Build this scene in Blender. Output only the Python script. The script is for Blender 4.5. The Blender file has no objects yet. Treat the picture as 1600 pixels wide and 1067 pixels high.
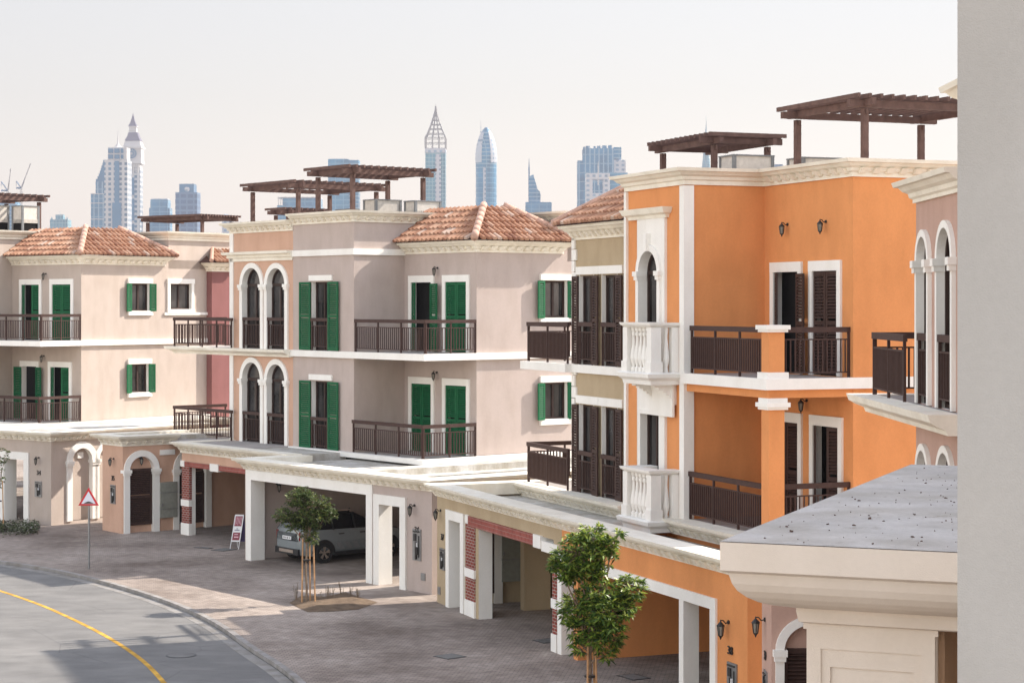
import bpy, math, random
from mathutils import Vector, Matrix
random.seed(7)
R = math.radians
scene = bpy.context.scene
COL = scene.collection
# ------------------------------------------------------------------ camera, sky, sun, exposure
FPX, HZ, CH = 3111.0, 476.0, 8.66           # focal length and horizon row (1600 px wide), eye height
cam_d = bpy.data.cameras.new('camera'); cam = bpy.data.objects.new('camera', cam_d); COL.objects.link(cam)
cam.location = (0, 0, CH); cam.rotation_euler = (R(90), 0, 0)
cam_d.sensor_width = 36; cam_d.lens = FPX/1600*36
cam_d.shift_y = -(533.5-HZ)/1600
cam_d.clip_end = 20000
scene.camera = cam
SUN_AZ, SUN_EL = 24.0, 38.0                  # azimuth measured from +X towards +Y
world = bpy.data.worlds.new('World'); scene.world = world; world.use_nodes = True
wn = world.node_tree.nodes; wl = world.node_tree.links
bg = wn['Background']; sky = wn.new('ShaderNodeTexSky'); sky.sky_type = 'NISHITA'; sky.sun_disc = False
sky.sun_elevation = R(SUN_EL); sky.sun_rotation = R(90-SUN_AZ); sky.dust_density = 0.4; sky.air_density = 2.0; sky.ozone_density = 1.0
hsv = wn.new('ShaderNodeHueSaturation'); hsv.inputs['Saturation'].default_value = 0.42   # hazy, milky sky
wl.new(sky.outputs[0], hsv.inputs['Color'])
tint = wn.new('ShaderNodeMix'); tint.data_type = 'RGBA'; tint.blend_type = 'MULTIPLY'; tint.inputs[0].default_value = 1.0; tint.inputs[7].default_value = (.985, .955, 1.0, 1)
wl.new(hsv.outputs[0], tint.inputs[6]); wl.new(tint.outputs[2], bg.inputs[0]); bg.inputs[1].default_value = 0.15
sd = bpy.data.lights.new('sun', 'SUN'); sun = bpy.data.objects.new('sun', sd); COL.objects.link(sun)
sd.energy = 5.0; sd.angle = R(0.5); sd.color = (1.0, 0.92, 0.82)
sv = Vector((math.cos(R(SUN_EL))*math.cos(R(SUN_AZ)), math.cos(R(SUN_EL))*math.sin(R(SUN_AZ)), math.sin(R(SUN_EL))))
sun.rotation_euler = sv.to_track_quat('Z', 'Y').to_euler()
scene.view_settings.view_transform = 'Standard'; scene.view_settings.look = 'None'
scene.view_settings.exposure = 1.34; scene.view_settings.gamma = 1.0

# ------------------------------------------------------------------ materials
def nm(name):
    m = bpy.data.materials.new(name); m.use_nodes = True
    nt = m.node_tree; return m, nt.nodes, nt.links, nt.nodes['Principled BSDF']
def ramp(n, stops):
    r = n.new('ShaderNodeValToRGB'); e = r.color_ramp.elements
    while len(e) > 1: e.remove(e[-1])
    e[0].position = stops[0][0]; e[0].color = (*stops[0][1], 1)
    for p, c in stops[1:]:
        x = e.new(p); x.color = (*c, 1)
    return r
def mix(n, l, mode, a, b, fac):
    x = n.new('ShaderNodeMix'); x.data_type = 'RGBA'; x.blend_type = mode
    for s, v in ((6, a), (7, b), (0, fac)):
        if hasattr(v, 'links'): l.new(v, x.inputs[s])
        else: x.inputs[s].default_value = (*v, 1) if isinstance(v, tuple) else v
    return x.outputs[2]
def sc(c, k): return tuple(min(1, x*k) for x in c)
def stucco(name, col, var=0.045, rough=0.92, bump=0.25, scale=1.0, stain=0.065):
    m, n, l, p = nm(name)
    tc = n.new('ShaderNodeTexCoord')
    a = n.new('ShaderNodeTexNoise'); a.inputs['Scale'].default_value = 0.55*scale; a.inputs['Detail'].default_value = 8; a.inputs['Roughness'].default_value = .65
    b = n.new('ShaderNodeTexNoise'); b.inputs['Scale'].default_value = 16*scale; b.inputs['Detail'].default_value = 4
    mp = n.new('ShaderNodeMapping'); mp.inputs['Scale'].default_value = (2.2, 2.2, .8)
    c = n.new('ShaderNodeTexNoise'); c.inputs['Scale'].default_value = 1.0; c.inputs['Detail'].default_value = 5
    l.new(tc.outputs['Object'], a.inputs['Vector']); l.new(tc.outputs['Object'], b.inputs['Vector'])
    l.new(tc.outputs['Object'], mp.inputs['Vector']); l.new(mp.outputs[0], c.inputs['Vector'])
    r = ramp(n, [(.3, sc(col, 1-var)), (.7, sc(col, 1+var))]); l.new(a.outputs[0], r.inputs[0])
    r2 = ramp(n, [(.3, (1-var,)*3), (.7, (1,)*3)]); l.new(b.outputs[0], r2.inputs[0])
    x = mix(n, l, 'MULTIPLY', r.outputs[0], r2.outputs[0], 1.0)
    r3 = ramp(n, [(.35, (1-stain*1.2, 1-stain*1.35, 1-stain*1.6)), (.6, (1, 1, 1))]); l.new(c.outputs[0], r3.inputs[0])
    x = mix(n, l, 'MULTIPLY', x, r3.outputs[0], 1.0)
    l.new(x, p.inputs['Base Color']); p.inputs['Roughness'].default_value = rough
    p.inputs['Specular IOR Level'].default_value = .25
    f = n.new('ShaderNodeTexNoise'); f.inputs['Scale'].default_value = 60*scale; l.new(tc.outputs['Object'], f.inputs['Vector'])
    bp = n.new('ShaderNodeBump'); bp.inputs['Strength'].default_value = bump; bp.inputs['Distance'].default_value = .02
    l.new(f.outputs[0], bp.inputs['Height']); l.new(bp.outputs[0], p.inputs['Normal'])
    return m
def plain(name, col, rough=.5, metal=0, var=.1, spec=.5, scale=8):
    m, n, l, p = nm(name)
    tc = n.new('ShaderNodeTexCoord'); a = n.new('ShaderNodeTexNoise'); a.inputs['Scale'].default_value = scale; a.inputs['Detail'].default_value = 5
    l.new(tc.outputs['Object'], a.inputs['Vector'])
    r = ramp(n, [(.3, sc(col, 1-var)), (.7, sc(col, 1+var))]); l.new(a.outputs[0], r.inputs[0])
    l.new(r.outputs[0], p.inputs['Base Color']); p.inputs['Roughness'].default_value = rough; p.inputs['Metallic'].default_value = metal
    p.inputs['Specular IOR Level'].default_value = spec
    return m
def rnd_mat(name, stops, rough=.8, trans=0.0, spec=.3):
    m, n, l, p = nm(name)
    at = n.new('ShaderNodeAttribute'); at.attribute_name = 'rnd'
    r = ramp(n, stops); l.new(at.outputs['Fac'], r.inputs[0])
    tc = n.new('ShaderNodeTexCoord'); a = n.new('ShaderNodeTexNoise'); a.inputs['Scale'].default_value = 6; a.inputs['Detail'].default_value = 4
    l.new(tc.outputs['Object'], a.inputs['Vector']); r2 = ramp(n, [(.3, (.78, .76, .74)), (.7, (1, 1, 1))]); l.new(a.outputs[0], r2.inputs[0])
    c = mix(n, l, 'MULTIPLY', r.outputs[0], r2.outputs[0], 1.0)
    l.new(c, p.inputs['Base Color']); p.inputs['Roughness'].default_value = rough; p.inputs['Specular IOR Level'].default_value = spec
    if trans:
        t = n.new('ShaderNodeBsdfTranslucent'); l.new(c, t.inputs[0]); ms = n.new('ShaderNodeMixShader'); ms.inputs[0].default_value = trans
        l.new(p.outputs[0], ms.inputs[1]); l.new(t.outputs[0], ms.inputs[2]); l.new(ms.outputs[0], n['Material Output'].inputs[0])
    return m
M = {}
M['mauve'] = stucco('mauve_stucco', (.50, .415, .375))
M['mauve_far'] = stucco('pale_mauve_stucco', (.50, .42, .365))
M['peach'] = stucco('peach_stucco', (.60, .38, .275))
M['rose'] = stucco('rose_stucco', (.24, .105, .10))
M['tan'] = stucco('tan_stucco', (.46, .36, .235))
M['orange'] = stucco('orange_stucco', (.72, .30, .112), var=.05)
M['blush'] = stucco('blush_stucco', (.52, .345, .28))
M['trim'] = stucco('white_trim', (.86, .835, .785), var=.03, bump=.1, stain=.04)
M['cream'] = stucco('cream_stone', (.86, .81, .70), var=.05, bump=.15, stain=.08)
M['roofdeck'] = stucco('flat_roof_screed', (.62, .60, .56), var=.18, stain=.25)
M['slab'] = stucco('balcony_slab', (.42, .39, .37), var=.1)
M['nearcream'] = stucco('near_cream_plaster', (.75, .66, .575), var=.03, bump=.12, scale=2.5, stain=.06)
M['neargrey'] = stucco('near_grey_plaster', (.43, .415, .395), var=.04, bump=.16, scale=3.0, stain=.05)
M['rail'] = plain('brown_painted_metal', (.062, .034, .028), .6, 0, .12, .2)
M['wood'] = plain('brown_pergola_timber', (.125, .076, .064), .75, 0, .2, .15, scale=5)
M['green'] = plain('green_louvre_paint', (.008, .105, .04), .6, 0, .12, .2)
M['brown'] = plain('brown_louvre_paint', (.055, .030, .024), .6, 0, .15, .2)
M['frame'] = plain('dark_window_frame', (.045, .027, .022), .6, spec=.2)
M['dark'] = plain('dark_interior', (.012, .011, .011), .9, spec=.1)  # near-black colour standing for the darkness of unlit rooms and gaps
M['black'] = plain('black_iron', (.02, .018, .017), .5)
M['steel'] = plain('galvanised_steel', (.27, .27, .27), .45, .6)
M['cabinet'] = plain('grey_cabinet', (.27, .27, .23), .5)
M['acbeige'] = plain('ac_beige_metal', (.52, .48, .43), .55)
M['acgrey'] = plain('ac_grey_metal', (.16, .165, .17), .5)
M['white'] = plain('white_paint', (.8, .8, .8), .4, var=.03)
M['red'] = plain('sign_red', (.55, .02, .03), .4)
M['glow_glass'] = plain('lantern_glass', (.26, .24, .20), .2)
M['soil'] = stucco('bed_soil', (.24, .17, .115), var=.35, bump=1, scale=6)
M['bamboo'] = plain('stake_timber', (.48, .27, .13), .7, var=.2)
M['bark'] = plain('bark', (.22, .155, .105), .9, var=.3, scale=14)
M['tile'] = rnd_mat('terracotta_tiles', [(0, (.27, .125, .08)), (.25, (.38, .195, .12)), (.5, (.45, .245, .155)), (.75, (.49, .29, .195)), (.9, (.52, .35, .26)), (1, (.54, .43, .36))])
M['tilepan'] = plain('gap_shade_pans', (.075, .035, .027), .95)  # shade between the tile columns is put into this dark colour
M['ridge'] = plain('ridge_tiles', (.47, .29, .22), .85, var=.15)
M['leaf'] = rnd_mat('glossy_leaves', [(0, (.03, .065, .015)), (.35, (.09, .17, .03)), (.65, (.22, .33, .045)), (1, (.48, .55, .10))], .42, .3, .5)
M['leaf2'] = rnd_mat('young_tree_leaves', [(0, (.035, .06, .02)), (.5, (.09, .14, .035)), (1, (.27, .30, .08))], .5, .3, .4)
M['dry'] = rnd_mat('bed_plants', [(0, (.05, .05, .02)), (1, (.16, .16, .07))], .7)
M['carpaint'] = plain('car_grey_paint', (.25, .28, .29), .25, .3, .03)
M['carblack'] = plain('car_black_plastic', (.015, .015, .016), .5)
M['carglass'] = plain('car_glass', (.008, .008, .010), .06)
M['tyre'] = plain('tyre_rubber', (.018, .018, .018), .85)
M['alloy'] = plain('alloy', (.5, .42, .36), .3, .7)
M['tail'] = plain('tail_light', (.22, .01, .01), .2)
M['plum'] = plain('plum_sign_panel', (.07, .05, .14), .5)
M['maroon'] = plain('poster_maroon', (.22, .03, .05), .5, var=.6, scale=18)
M['asphalt'] = None
def glass_mat(name='window_glass', tint=(.03, .028, .028)):
    m, n, l, p = nm(name)
    tc = n.new('ShaderNodeTexCoord'); a = n.new('ShaderNodeTexNoise'); a.inputs['Scale'].default_value = .9; a.inputs['Detail'].default_value = 3
    l.new(tc.outputs['Object'], a.inputs['Vector'])
    r = ramp(n, [(.35, sc(tint, .4)), (.7, sc(tint, 2.2))]); l.new(a.outputs[0], r.inputs[0]); l.new(r.outputs[0], p.inputs['Base Color'])
    p.inputs['Roughness'].default_value = .04; p.inputs['Specular IOR Level'].default_value = .45; p.inputs['IOR'].default_value = 1.45
    bp = n.new('ShaderNodeBump'); bp.inputs['Strength'].default_value = .05; l.new(a.outputs[0], bp.inputs['Height']); l.new(bp.outputs[0], p.inputs['Normal'])
    return m
M['glass'] = glass_mat()
def brick_mat(name, c1, c2, mortar, bw, bh, ms, plane='wall', rot=0, bump=.6, big=0.2):
    m, n, l, p = nm(name)
    tc = n.new('ShaderNodeTexCoord'); v = tc.outputs['Object']
    if plane == 'wall':
        s = n.new('ShaderNodeSeparateXYZ'); l.new(v, s.inputs[0]); ad = n.new('ShaderNodeMath'); ad.operation = 'ADD'
        l.new(s.outputs[0], ad.inputs[0]); l.new(s.outputs[1], ad.inputs[1]); cb = n.new('ShaderNodeCombineXYZ')
        l.new(ad.outputs[0], cb.inputs[0]); l.new(s.outputs[2], cb.inputs[1]); v = cb.outputs[0]
    mp = n.new('ShaderNodeMapping'); mp.inputs['Rotation'].default_value = (0, 0, rot); l.new(v, mp.inputs[0])
    b = n.new('ShaderNodeTexBrick'); b.inputs['Color1'].default_value = (*c1, 1); b.inputs['Color2'].default_value = (*c2, 1); b.inputs['Mortar'].default_value = (*mortar, 1)
    b.inputs['Scale'].default_value = 1; b.inputs['Brick Width'].default_value = bw; b.inputs['Row Height'].default_value = bh; b.inputs['Mortar Size'].default_value = ms
    l.new(mp.outputs[0], b.inputs[0])
    a = n.new('ShaderNodeTexNoise'); a.inputs['Scale'].default_value = .22; a.inputs['Detail'].default_value = 9; a.inputs['Roughness'].default_value = .62; l.new(tc.outputs['Object'], a.inputs['Vector'])
    r = ramp(n, [(.32, (1-big*1.6, 1-big*1.7, 1-big*1.75)), (.68, (1+big*.4,)*3)]); l.new(a.outputs[0], r.inputs[0])
    c = n.new('ShaderNodeTexNoise'); c.inputs['Scale'].default_value = 3.1; c.inputs['Detail'].default_value = 8; l.new(tc.outputs['Object'], c.inputs['Vector'])
    r2 = ramp(n, [(.3, (.80, .79, .78)), (.65, (1.04,)*3)]); l.new(c.outputs[0], r2.inputs[0])
    x = mix(n, l, 'MULTIPLY', b.outputs[0], r.outputs[0], 1.0); x = mix(n, l, 'MULTIPLY', x, r2.outputs[0], 1.0)
    l.new(x, p.inputs['Base Color']); p.inputs['Roughness'].default_value = .9; p.inputs['Specular IOR Level'].default_value = .12
    bp = n.new('ShaderNodeBump'); bp.inputs['Strength'].default_value = bump; bp.inputs['Distance'].default_value = .01; bp.invert = True
    l.new(b.outputs['Fac'], bp.inputs['Height']); l.new(bp.outputs[0], p.inputs['Normal'])
    return m
M['brick'] = brick_mat('red_brick', (.30, .07, .05), (.22, .05, .04), (.42, .36, .32), .22, .085, .010, big=.05)
M['brickbeam'] = brick_mat('red_brick_lintel', (.36, .10, .08), (.29, .075, .06), (.38, .22, .19), .10, .11, .008, big=.05)
M['paving'] = brick_mat('block_paving', (.47, .40, .345), (.37, .315, .275), (.23, .20, .18), .21, .105, .010, 'ground', R(8), .5, .34)
def asphalt_mat():
    m, n, l, p = nm('worn_asphalt'); tc = n.new('ShaderNodeTexCoord')
    a = n.new('ShaderNodeTexNoise'); a.inputs['Scale'].default_value = .35; a.inputs['Detail'].default_value = 10; a.inputs['Roughness'].default_value = .7
    mp = n.new('ShaderNodeMapping'); mp.inputs['Rotation'].default_value = (0, 0, R(55)); mp.inputs['Scale'].default_value = (.8, 1.8, 1)
    b = n.new('ShaderNodeTexNoise'); b.inputs['Scale'].default_value = .9; b.inputs['Detail'].default_value = 8
    f = n.new('ShaderNodeTexNoise'); f.inputs['Scale'].default_value = 45; f.inputs['Detail'].default_value = 3
    for q in (a, f): l.new(tc.outputs['Object'], q.inputs['Vector'])
    l.new(tc.outputs['Object'], mp.inputs[0]); l.new(mp.outputs[0], b.inputs['Vector'])
    r = ramp(n, [(.3, (.165, .16, .155)), (.7, (.235, .226, .214))]); l.new(a.outputs[0], r.inputs[0])
    r2 = ramp(n, [(.3, (.82,)*3), (.65, (1.05,)*3)]); l.new(b.outputs[0], r2.inputs[0])
    r3 = ramp(n, [(.3, (.75,)*3), (.7, (1.15,)*3)]); l.new(f.outputs[0], r3.inputs[0])
    x = mix(n, l, 'MULTIPLY', r.outputs[0], r2.outputs[0], 1.0); x = mix(n, l, 'MULTIPLY', x, r3.outputs[0], 1.0)
    vo = n.new('ShaderNodeTexVoronoi'); vo.feature = 'DISTANCE_TO_EDGE'; vo.inputs['Scale'].default_value = .33; l.new(tc.outputs['Object'], vo.inputs['Vector'])
    r4 = ramp(n, [(.0, (.62,)*3), (.006, (1,)*3)]); l.new(vo.outputs[0], r4.inputs[0]); x = mix(n, l, 'MULTIPLY', x, r4.outputs[0], .6)
    l.new(x, p.inputs['Base Color']); p.inputs['Roughness'].default_value = .95; p.inputs['Specular IOR Level'].default_value = .1
    bp = n.new('ShaderNodeBump'); bp.inputs['Strength'].default_value = .5; bp.inputs['Distance'].default_value = .01; l.new(f.outputs[0], bp.inputs['Height']); l.new(bp.outputs[0], p.inputs['Normal'])
    return m
M['asphalt'] = asphalt_mat()
M['kerb'] = stucco('kerb_concrete', (.33, .31, .295), var=.16, scale=3, stain=.2)
M['gutter'] = stucco('gutter_concrete', (.29, .275, .26), var=.16, scale=3, stain=.2)
M['yellow'] = stucco('yellow_line_paint', (.62, .36, .06), var=.2, scale=4, stain=.2)
M['sand'] = stucco('sandy_ground', (.42, .34, .25), var=.15, scale=.3, bump=.6)
M['grate'] = plain('drain_iron', (.05, .05, .05), .6)

# ------------------------------------------------------------------ mesh builder
class MB:
    def __init__(s): s.v = []; s.f = []; s.m = []; s.r = []; s.smooth = False
    def face(s, pts, m=0, r=.5):
        b = len(s.v); s.v += [tuple(p) for p in pts]; s.f.append(tuple(range(b, b+len(pts)))); s.m.append(m); s.r.append(r)
    def mesh(s, vs, fs, m=0, r=.5):
        b = len(s.v); s.v += [tuple(p) for p in vs]
        for f in fs: s.f.append(tuple(b+i for i in f)); s.m.append(m); s.r.append(r)
    def hexa(s, p, m=0):        # p: 8 points, bottom 4 then top 4
        s.mesh(p, [(3, 2, 1, 0), (4, 5, 6, 7), (0, 1, 5, 4), (1, 2, 6, 5), (2, 3, 7, 6), (3, 0, 4, 7)], m)
    def box(s, x0, x1, y0, y1, z0, z1, m=0, P=None):
        P = P or (lambda x, y, z: (x, y, z))
        s.hexa([P(x0, y0, z0), P(x1, y0, z0), P(x1, y1, z0), P(x0, y1, z0), P(x0, y0, z1), P(x1, y0, z1), P(x1, y1, z1), P(x0, y1, z1)], m)
    def bar(s, p0, p1, w, h, m=0):   # horizontal-ish bar of width w and height h
        p0 = Vector(p0); p1 = Vector(p1); d = (p1-p0); d.normalize()
        up = Vector((0, 0, 1)) if abs(d.z) < .95 else Vector((0, 1, 0))
        sd_ = d.cross(up); sd_.normalize(); up = sd_.cross(d)
        a = sd_*w/2; b = up*h/2
        s.hexa([p0-a-b, p1-a-b, p1+a-b, p0+a-b, p0-a+b, p1-a+b, p1+a+b, p0+a+b], m)
    def tube(s, p0, p1, r0, r1, n=8, m=0, cap=True):
        p0 = Vector(p0); p1 = Vector(p1); d = (p1-p0).normalized()
        t = Vector((0, 0, 1)) if abs(d.z) < .9 else Vector((1, 0, 0)); a = d.cross(t).normalized(); b = d.cross(a)
        vs = []
        for p, r in ((p0, r0), (p1, r1)):
            for i in range(n):
                q = 2*math.pi*i/n; vs.append(p+a*math.cos(q)*r+b*math.sin(q)*r)
        fs = [(i, (i+1) % n, n+(i+1) % n, n+i) for i in range(n)]
        if cap: fs += [tuple(range(n))[::-1], tuple(range(n, 2*n))]
        s.mesh(vs, fs, m)
    def lathe(s, c, prof, n=10, m=0, ax=None, ay=None):  # prof: (r,z)
        vs = []
        for r, z in prof:
            for i in range(n):
                q = 2*math.pi*i/n; vs.append((c[0]+math.cos(q)*r, c[1]+math.sin(q)*r, c[2]+z))
        fs = []
        for k in range(len(prof)-1):
            for i in range(n): fs.append((k*n+i, k*n+(i+1) % n, (k+1)*n+(i+1) % n, (k+1)*n+i))
        fs += [tuple(range(n))[::-1], tuple(range((len(prof)-1)*n, len(prof)*n))]
        s.mesh(vs, fs, m)
    def build(s, name, mats, parent=None, off=(0, 0, 0), rnd=False, smooth=False, bevel=0):
        me = bpy.data.meshes.new(name)
        me.from_pydata([(x-off[0], y-off[1], z-off[2]) for x, y, z in s.v], [], s.f)
        mats = mats if isinstance(mats, (list, tuple)) else [mats]
        for q in mats: me.materials.append(M[q] if isinstance(q, str) else q)
        if len(mats) > 1: me.polygons.foreach_set('material_index', s.m)
        if rnd:
            at = me.attributes.new('rnd', 'FLOAT', 'FACE'); at.data.foreach_set('value', s.r)
        if smooth: me.polygons.foreach_set('use_smooth', [True]*len(me.polygons))
        me.update(); o = bpy.data.objects.new(name, me); COL.objects.link(o)
        if parent: o.parent = parent
        if bevel:
            b = o.modifiers.new('bevel', 'BEVEL'); b.width = bevel; b.segments = 2; b.limit_method = 'ANGLE'
        return o
def tag(o, label=None, cat=None, group=None, kind=None):
    if label: o['label'] = label
    if cat: o['category'] = cat
    if group: o['group'] = group
    if kind: o['kind'] = kind
    return o
def thing(name, label, cat, loc=(0, 0, 0), rz=0, group=None):
    o = bpy.data.objects.new(name, None); COL.objects.link(o); o.location = loc; o.rotation_euler = (0, 0, rz)
    o.empty_display_size = .3
    return tag(o, label, cat, group)
def structure(name, mb, mats, **k):
    return tag(mb.build(name, mats, **k), kind='structure')

# ------------------------------------------------------------------ surveyed frames of the house pairs
class Frame:
    """origin at the front corner of the main block; u runs along the street front, v runs back from it"""
    def __init__(s, phi, px, D, du=0, dv=0, z=0):
        a = R(phi); s.phi = a; s.F = (math.cos(a), -math.sin(a)); s.S = (math.sin(a), math.cos(a)); s.O = ((px-800)/FPX*D, D)
        s.O = s.w(-du, -dv); s.z = z
    def w(s, u, v): return (s.O[0]+u*s.F[0]+v*s.S[0], s.O[1]+u*s.F[1]+v*s.S[1])
    def U(s, px, v=0):
        k = (px-800)/FPX; ox = s.O[0]+v*s.S[0]; oy = s.O[1]+v*s.S[1]; return (k*oy-ox)/(s.F[0]-k*s.F[1])
    def V(s, px, u=0):
        k = (px-800)/FPX; ox = s.O[0]+u*s.F[0]; oy = s.O[1]+u*s.F[1]; return (k*oy-ox)/(s.S[0]-k*s.S[1])
    def Z(s, u, v, py): return CH-(py-HZ)*s.w(u, v)[1]/FPX-s.z
    def loc(s, u, v): w = s.w(u, v); return (w[0], w[1], s.z)
def gpt(px, py, z=0):
    D = (CH-z)*FPX/(py-HZ); return ((px-800)/FPX*D, D)
G1 = Frame(51, 553, 70.2); G2 = Frame(68.5, 1070, 48.5); G0 = Frame(38, 127, 87, 4.2, 2.2, .1); G3 = Frame(90, 800+6.9/34*FPX, 34)
F1, F2, F3 = 3.4, 7.0, 10.6

def pieces(mb):
    """far-apart groups of connected faces become parts of their own"""
    n = len(mb.v); par = list(range(n))
    def find(a):
        while par[a] != a: par[a] = par[par[a]]; a = par[a]
        return a
    for f in mb.f:
        for a in f[1:]:
            x, y = find(f[0]), find(a)
            if x != y: par[x] = y
    isl = {}
    for i in range(n): isl.setdefault(find(i), []).append(i)
    keys = list(isl); bb = []
    for k in keys:
        p = [mb.v[i] for i in isl[k]]; lo = [min(q[c] for q in p) for c in range(3)]; hi = [max(q[c] for q in p) for c in range(3)]
        bb.append((lo, hi, max(hi[c]-lo[c] for c in range(3))))
    g = list(range(len(keys)))
    def gf(a):
        while g[a] != a: g[a] = g[g[a]]; a = g[a]
        return a
    for i in range(len(keys)):
        for j in range(i+1, len(keys)):
            if gf(i) == gf(j): continue
            d = math.sqrt(sum(max(0, bb[i][0][c]-bb[j][1][c], bb[j][0][c]-bb[i][1][c])**2 for c in range(3)))
            if d <= max(.02, .48*max(bb[i][2], bb[j][2])): g[gf(i)] = gf(j)
    own = {}
    for i, k in enumerate(keys):
        for v in isl[k]: own[v] = gf(i)
    out = {}
    for f, m, r in zip(mb.f, mb.m, mb.r):
        q = out.setdefault(own[f[0]], MB()); b = len(q.v); q.v += [mb.v[i] for i in f]; q.f.append(tuple(range(b, b+len(f)))); q.m.append(m); q.r.append(r)
    return list(out.values())
class House:
    def __init__(s, g, name, label, cat, u0, v0, col):
        s.g = g; s.off = (u0, v0, 0); s.col = col
        s.root = thing(name, label, cat, g.loc(u0, v0), -g.phi)
        s.acc = {}
    def mb(s, key):
        if key not in s.acc: s.acc[key] = MB()
        return s.acc[key]
    def part(s, name, mb, mats, parent=None, label=None, **k):
        o = mb.build(name, mats, parent or s.root, s.off, **k)
        if label: o['label'] = label
        return o
    def finish(s, mats):
        for k, (nme, mt) in mats.items():
            if k in s.acc and s.acc[k].f:
                for q in pieces(s.acc[k]): s.part(nme, q, mt)

class Pl:
    """a wall plane: kind F faces the street (-v), kind S faces +u"""
    def __init__(s, H, kind, c, a0, a1, z0, z1, key='wall'):
        s.H, s.kind, s.c, s.a0, s.a1, s.z0, s.z1, s.key, s.ops = H, kind, c, a0, a1, z0, z1, key, []
    def P(s, a, o, z):
        return (a, s.c-o, z) if s.kind == 'F' else (s.c+o, a, z)
    def A(s, px, o=0):
        return s.H.g.U(px, s.c-o) if s.kind == 'F' else s.H.g.V(px, s.c+o)
    def box(s, mb, a0, a1, o0, o1, z0, z1, m=0): mb.box(a0, a1, o0, o1, z0, z1, m, s.P)
    def op(s, a0, a1, z0, z1, arch=False, depth=.3, sill=True): s.ops.append((a0, a1, z0, z1, arch, depth, sill)); return (a0, a1, z0, z1)
    def build(s):
        mb = s.H.mb(s.key); N = 14
        xs = {s.a0, s.a1}; zs = {s.z0, s.z1}; bb = []
        for a0, a1, z0, z1, arch, d, sl in s.ops:
            zt = z1+(a1-a0)/2 if arch else z1
            xs |= {a0, a1}; zs |= {z0, zt}; bb.append((a0, a1, z0, zt))
        xs = sorted(x for x in xs if s.a0-1e-6 <= x <= s.a1+1e-6); zs = sorted(z for z in zs if s.z0-1e-6 <= z <= s.z1+1e-6)
        for i in range(len(xs)-1):
            for j in range(len(zs)-1):
                cx = (xs[i]+xs[i+1])/2; cz = (zs[j]+zs[j+1])/2
                if xs[i+1]-xs[i] < 1e-4 or zs[j+1]-zs[j] < 1e-4: continue
                if any(b[0] < cx < b[1] and b[2] < cz < b[3] for b in bb): continue
                mb.face([s.P(xs[i], 0, zs[j]), s.P(xs[i+1], 0, zs[j]), s.P(xs[i+1], 0, zs[j+1]), s.P(xs[i], 0, zs[j+1])])
        for a0, a1, z0, z1, arch, d, sl in s.ops:
            rv = s.H.mb('reveal'); r = (a1-a0)/2; cx = (a0+a1)/2
            rv.face([s.P(a0, 0, z0), s.P(a0, -d, z0), s.P(a0, -d, z1), s.P(a0, 0, z1)])
            rv.face([s.P(a1, 0, z0), s.P(a1, -d, z0), s.P(a1, -d, z1), s.P(a1, 0, z1)])
            if sl: rv.face([s.P(a0, 0, z0), s.P(a0, -d, z0), s.P(a1, -d, z0), s.P(a1, 0, z0)])
            if arch:
                pts = [(cx-r*math.cos(math.pi*k/N), z1+r*math.sin(math.pi*k/N)) for k in range(N+1)]
                for k in range(N):
                    p, q = pts[k], pts[k+1]
                    mb.face([s.P(p[0], 0, p[1]), s.P(q[0], 0, q[1]), s.P(q[0], 0, z1+r), s.P(p[0], 0, z1+r)])
                    rv.face([s.P(p[0], 0, p[1]), s.P(q[0], 0, q[1]), s.P(q[0], -d, q[1]), s.P(p[0], -d, p[1])])
            else: rv.face([s.P(a0, 0, z1), s.P(a0, -d, z1), s.P(a1, -d, z1), s.P(a1, 0, z1)])

def arch_band(mb, pl, cx, z1, r0, r1, o0, o1, N=18, m=0):
    for k in range(N):
        t0, t1 = math.pi*k/N, math.pi*(k+1)/N
        q = []
        for o in (o0, o1):
            for r, t in ((r0, t0), (r1, t0), (r1, t1), (r0, t1)): q.append(pl.P(cx-r*math.cos(t), o, z1+r*math.sin(t)))
        mb.hexa(q, m)
def surround(mb, pl, a0, a1, z0, z1, w=.16, o=.05, arch=False, top=True, bottom=False, caps=False, wt=None):
    wt = wt or w
    pl.box(mb, a0-w, a0, 0, o, z0, z1); pl.box(mb, a1, a1+w, 0, o, z0, z1)
    if arch:
        r = (a1-a0)/2; arch_band(mb, pl, (a0+a1)/2, z1, r, r+w, 0, o)
    elif top: pl.box(mb, a0-w, a1+w, 0, o+.004, z1, z1+wt)
    if bottom: pl.box(mb, a0-w-.05, a1+w+.05, 0, o+.06, z0-.16, z0)
    if caps:
        for x in ((a0-w/2), (a1+w/2)):
            pl.box(mb, x-w/2-.05, x+w/2+.05, -.15, o+.07, z1-.10, z1+.02); pl.box(mb, x-w/2-.025, x+w/2+.025, -.12, o+.045, z1-.19, z1-.10)
def louvre(mb, P, w, z0, z1, t=.045, step=.075, m=0):
    """a shutter leaf: stiles, rails and tilted slats; P(x, y, z) with x along the leaf, y its thickness"""
    f = min(.08, w*.2)
    mb.box(0, f, 0, t, z0, z1, m, P); mb.box(w-f, w, 0, t, z0, z1, m, P)
    zm = (z0+z1)/2 if z1-z0 > 1.7 else None
    for a, b in ((z0, z0+.1), (z1-.09, z1)) + (((zm-.05, zm+.05),) if zm else ()): mb.box(f, w-f, 0, t, a, b, m, P)
    z = z0+.12
    while z < z1-.11:
        if not zm or abs(z-zm) > .07:
            mb.hexa([P(f, .004, z+.035), P(w-f, .004, z+.035), P(w-f, t, z-.012), P(f, t, z-.012),
                     P(f, .004, z+.05), P(w-f, .004, z+.05), P(w-f, t, z+.004), P(f, t, z+.004)], m)
        z += step
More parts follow.
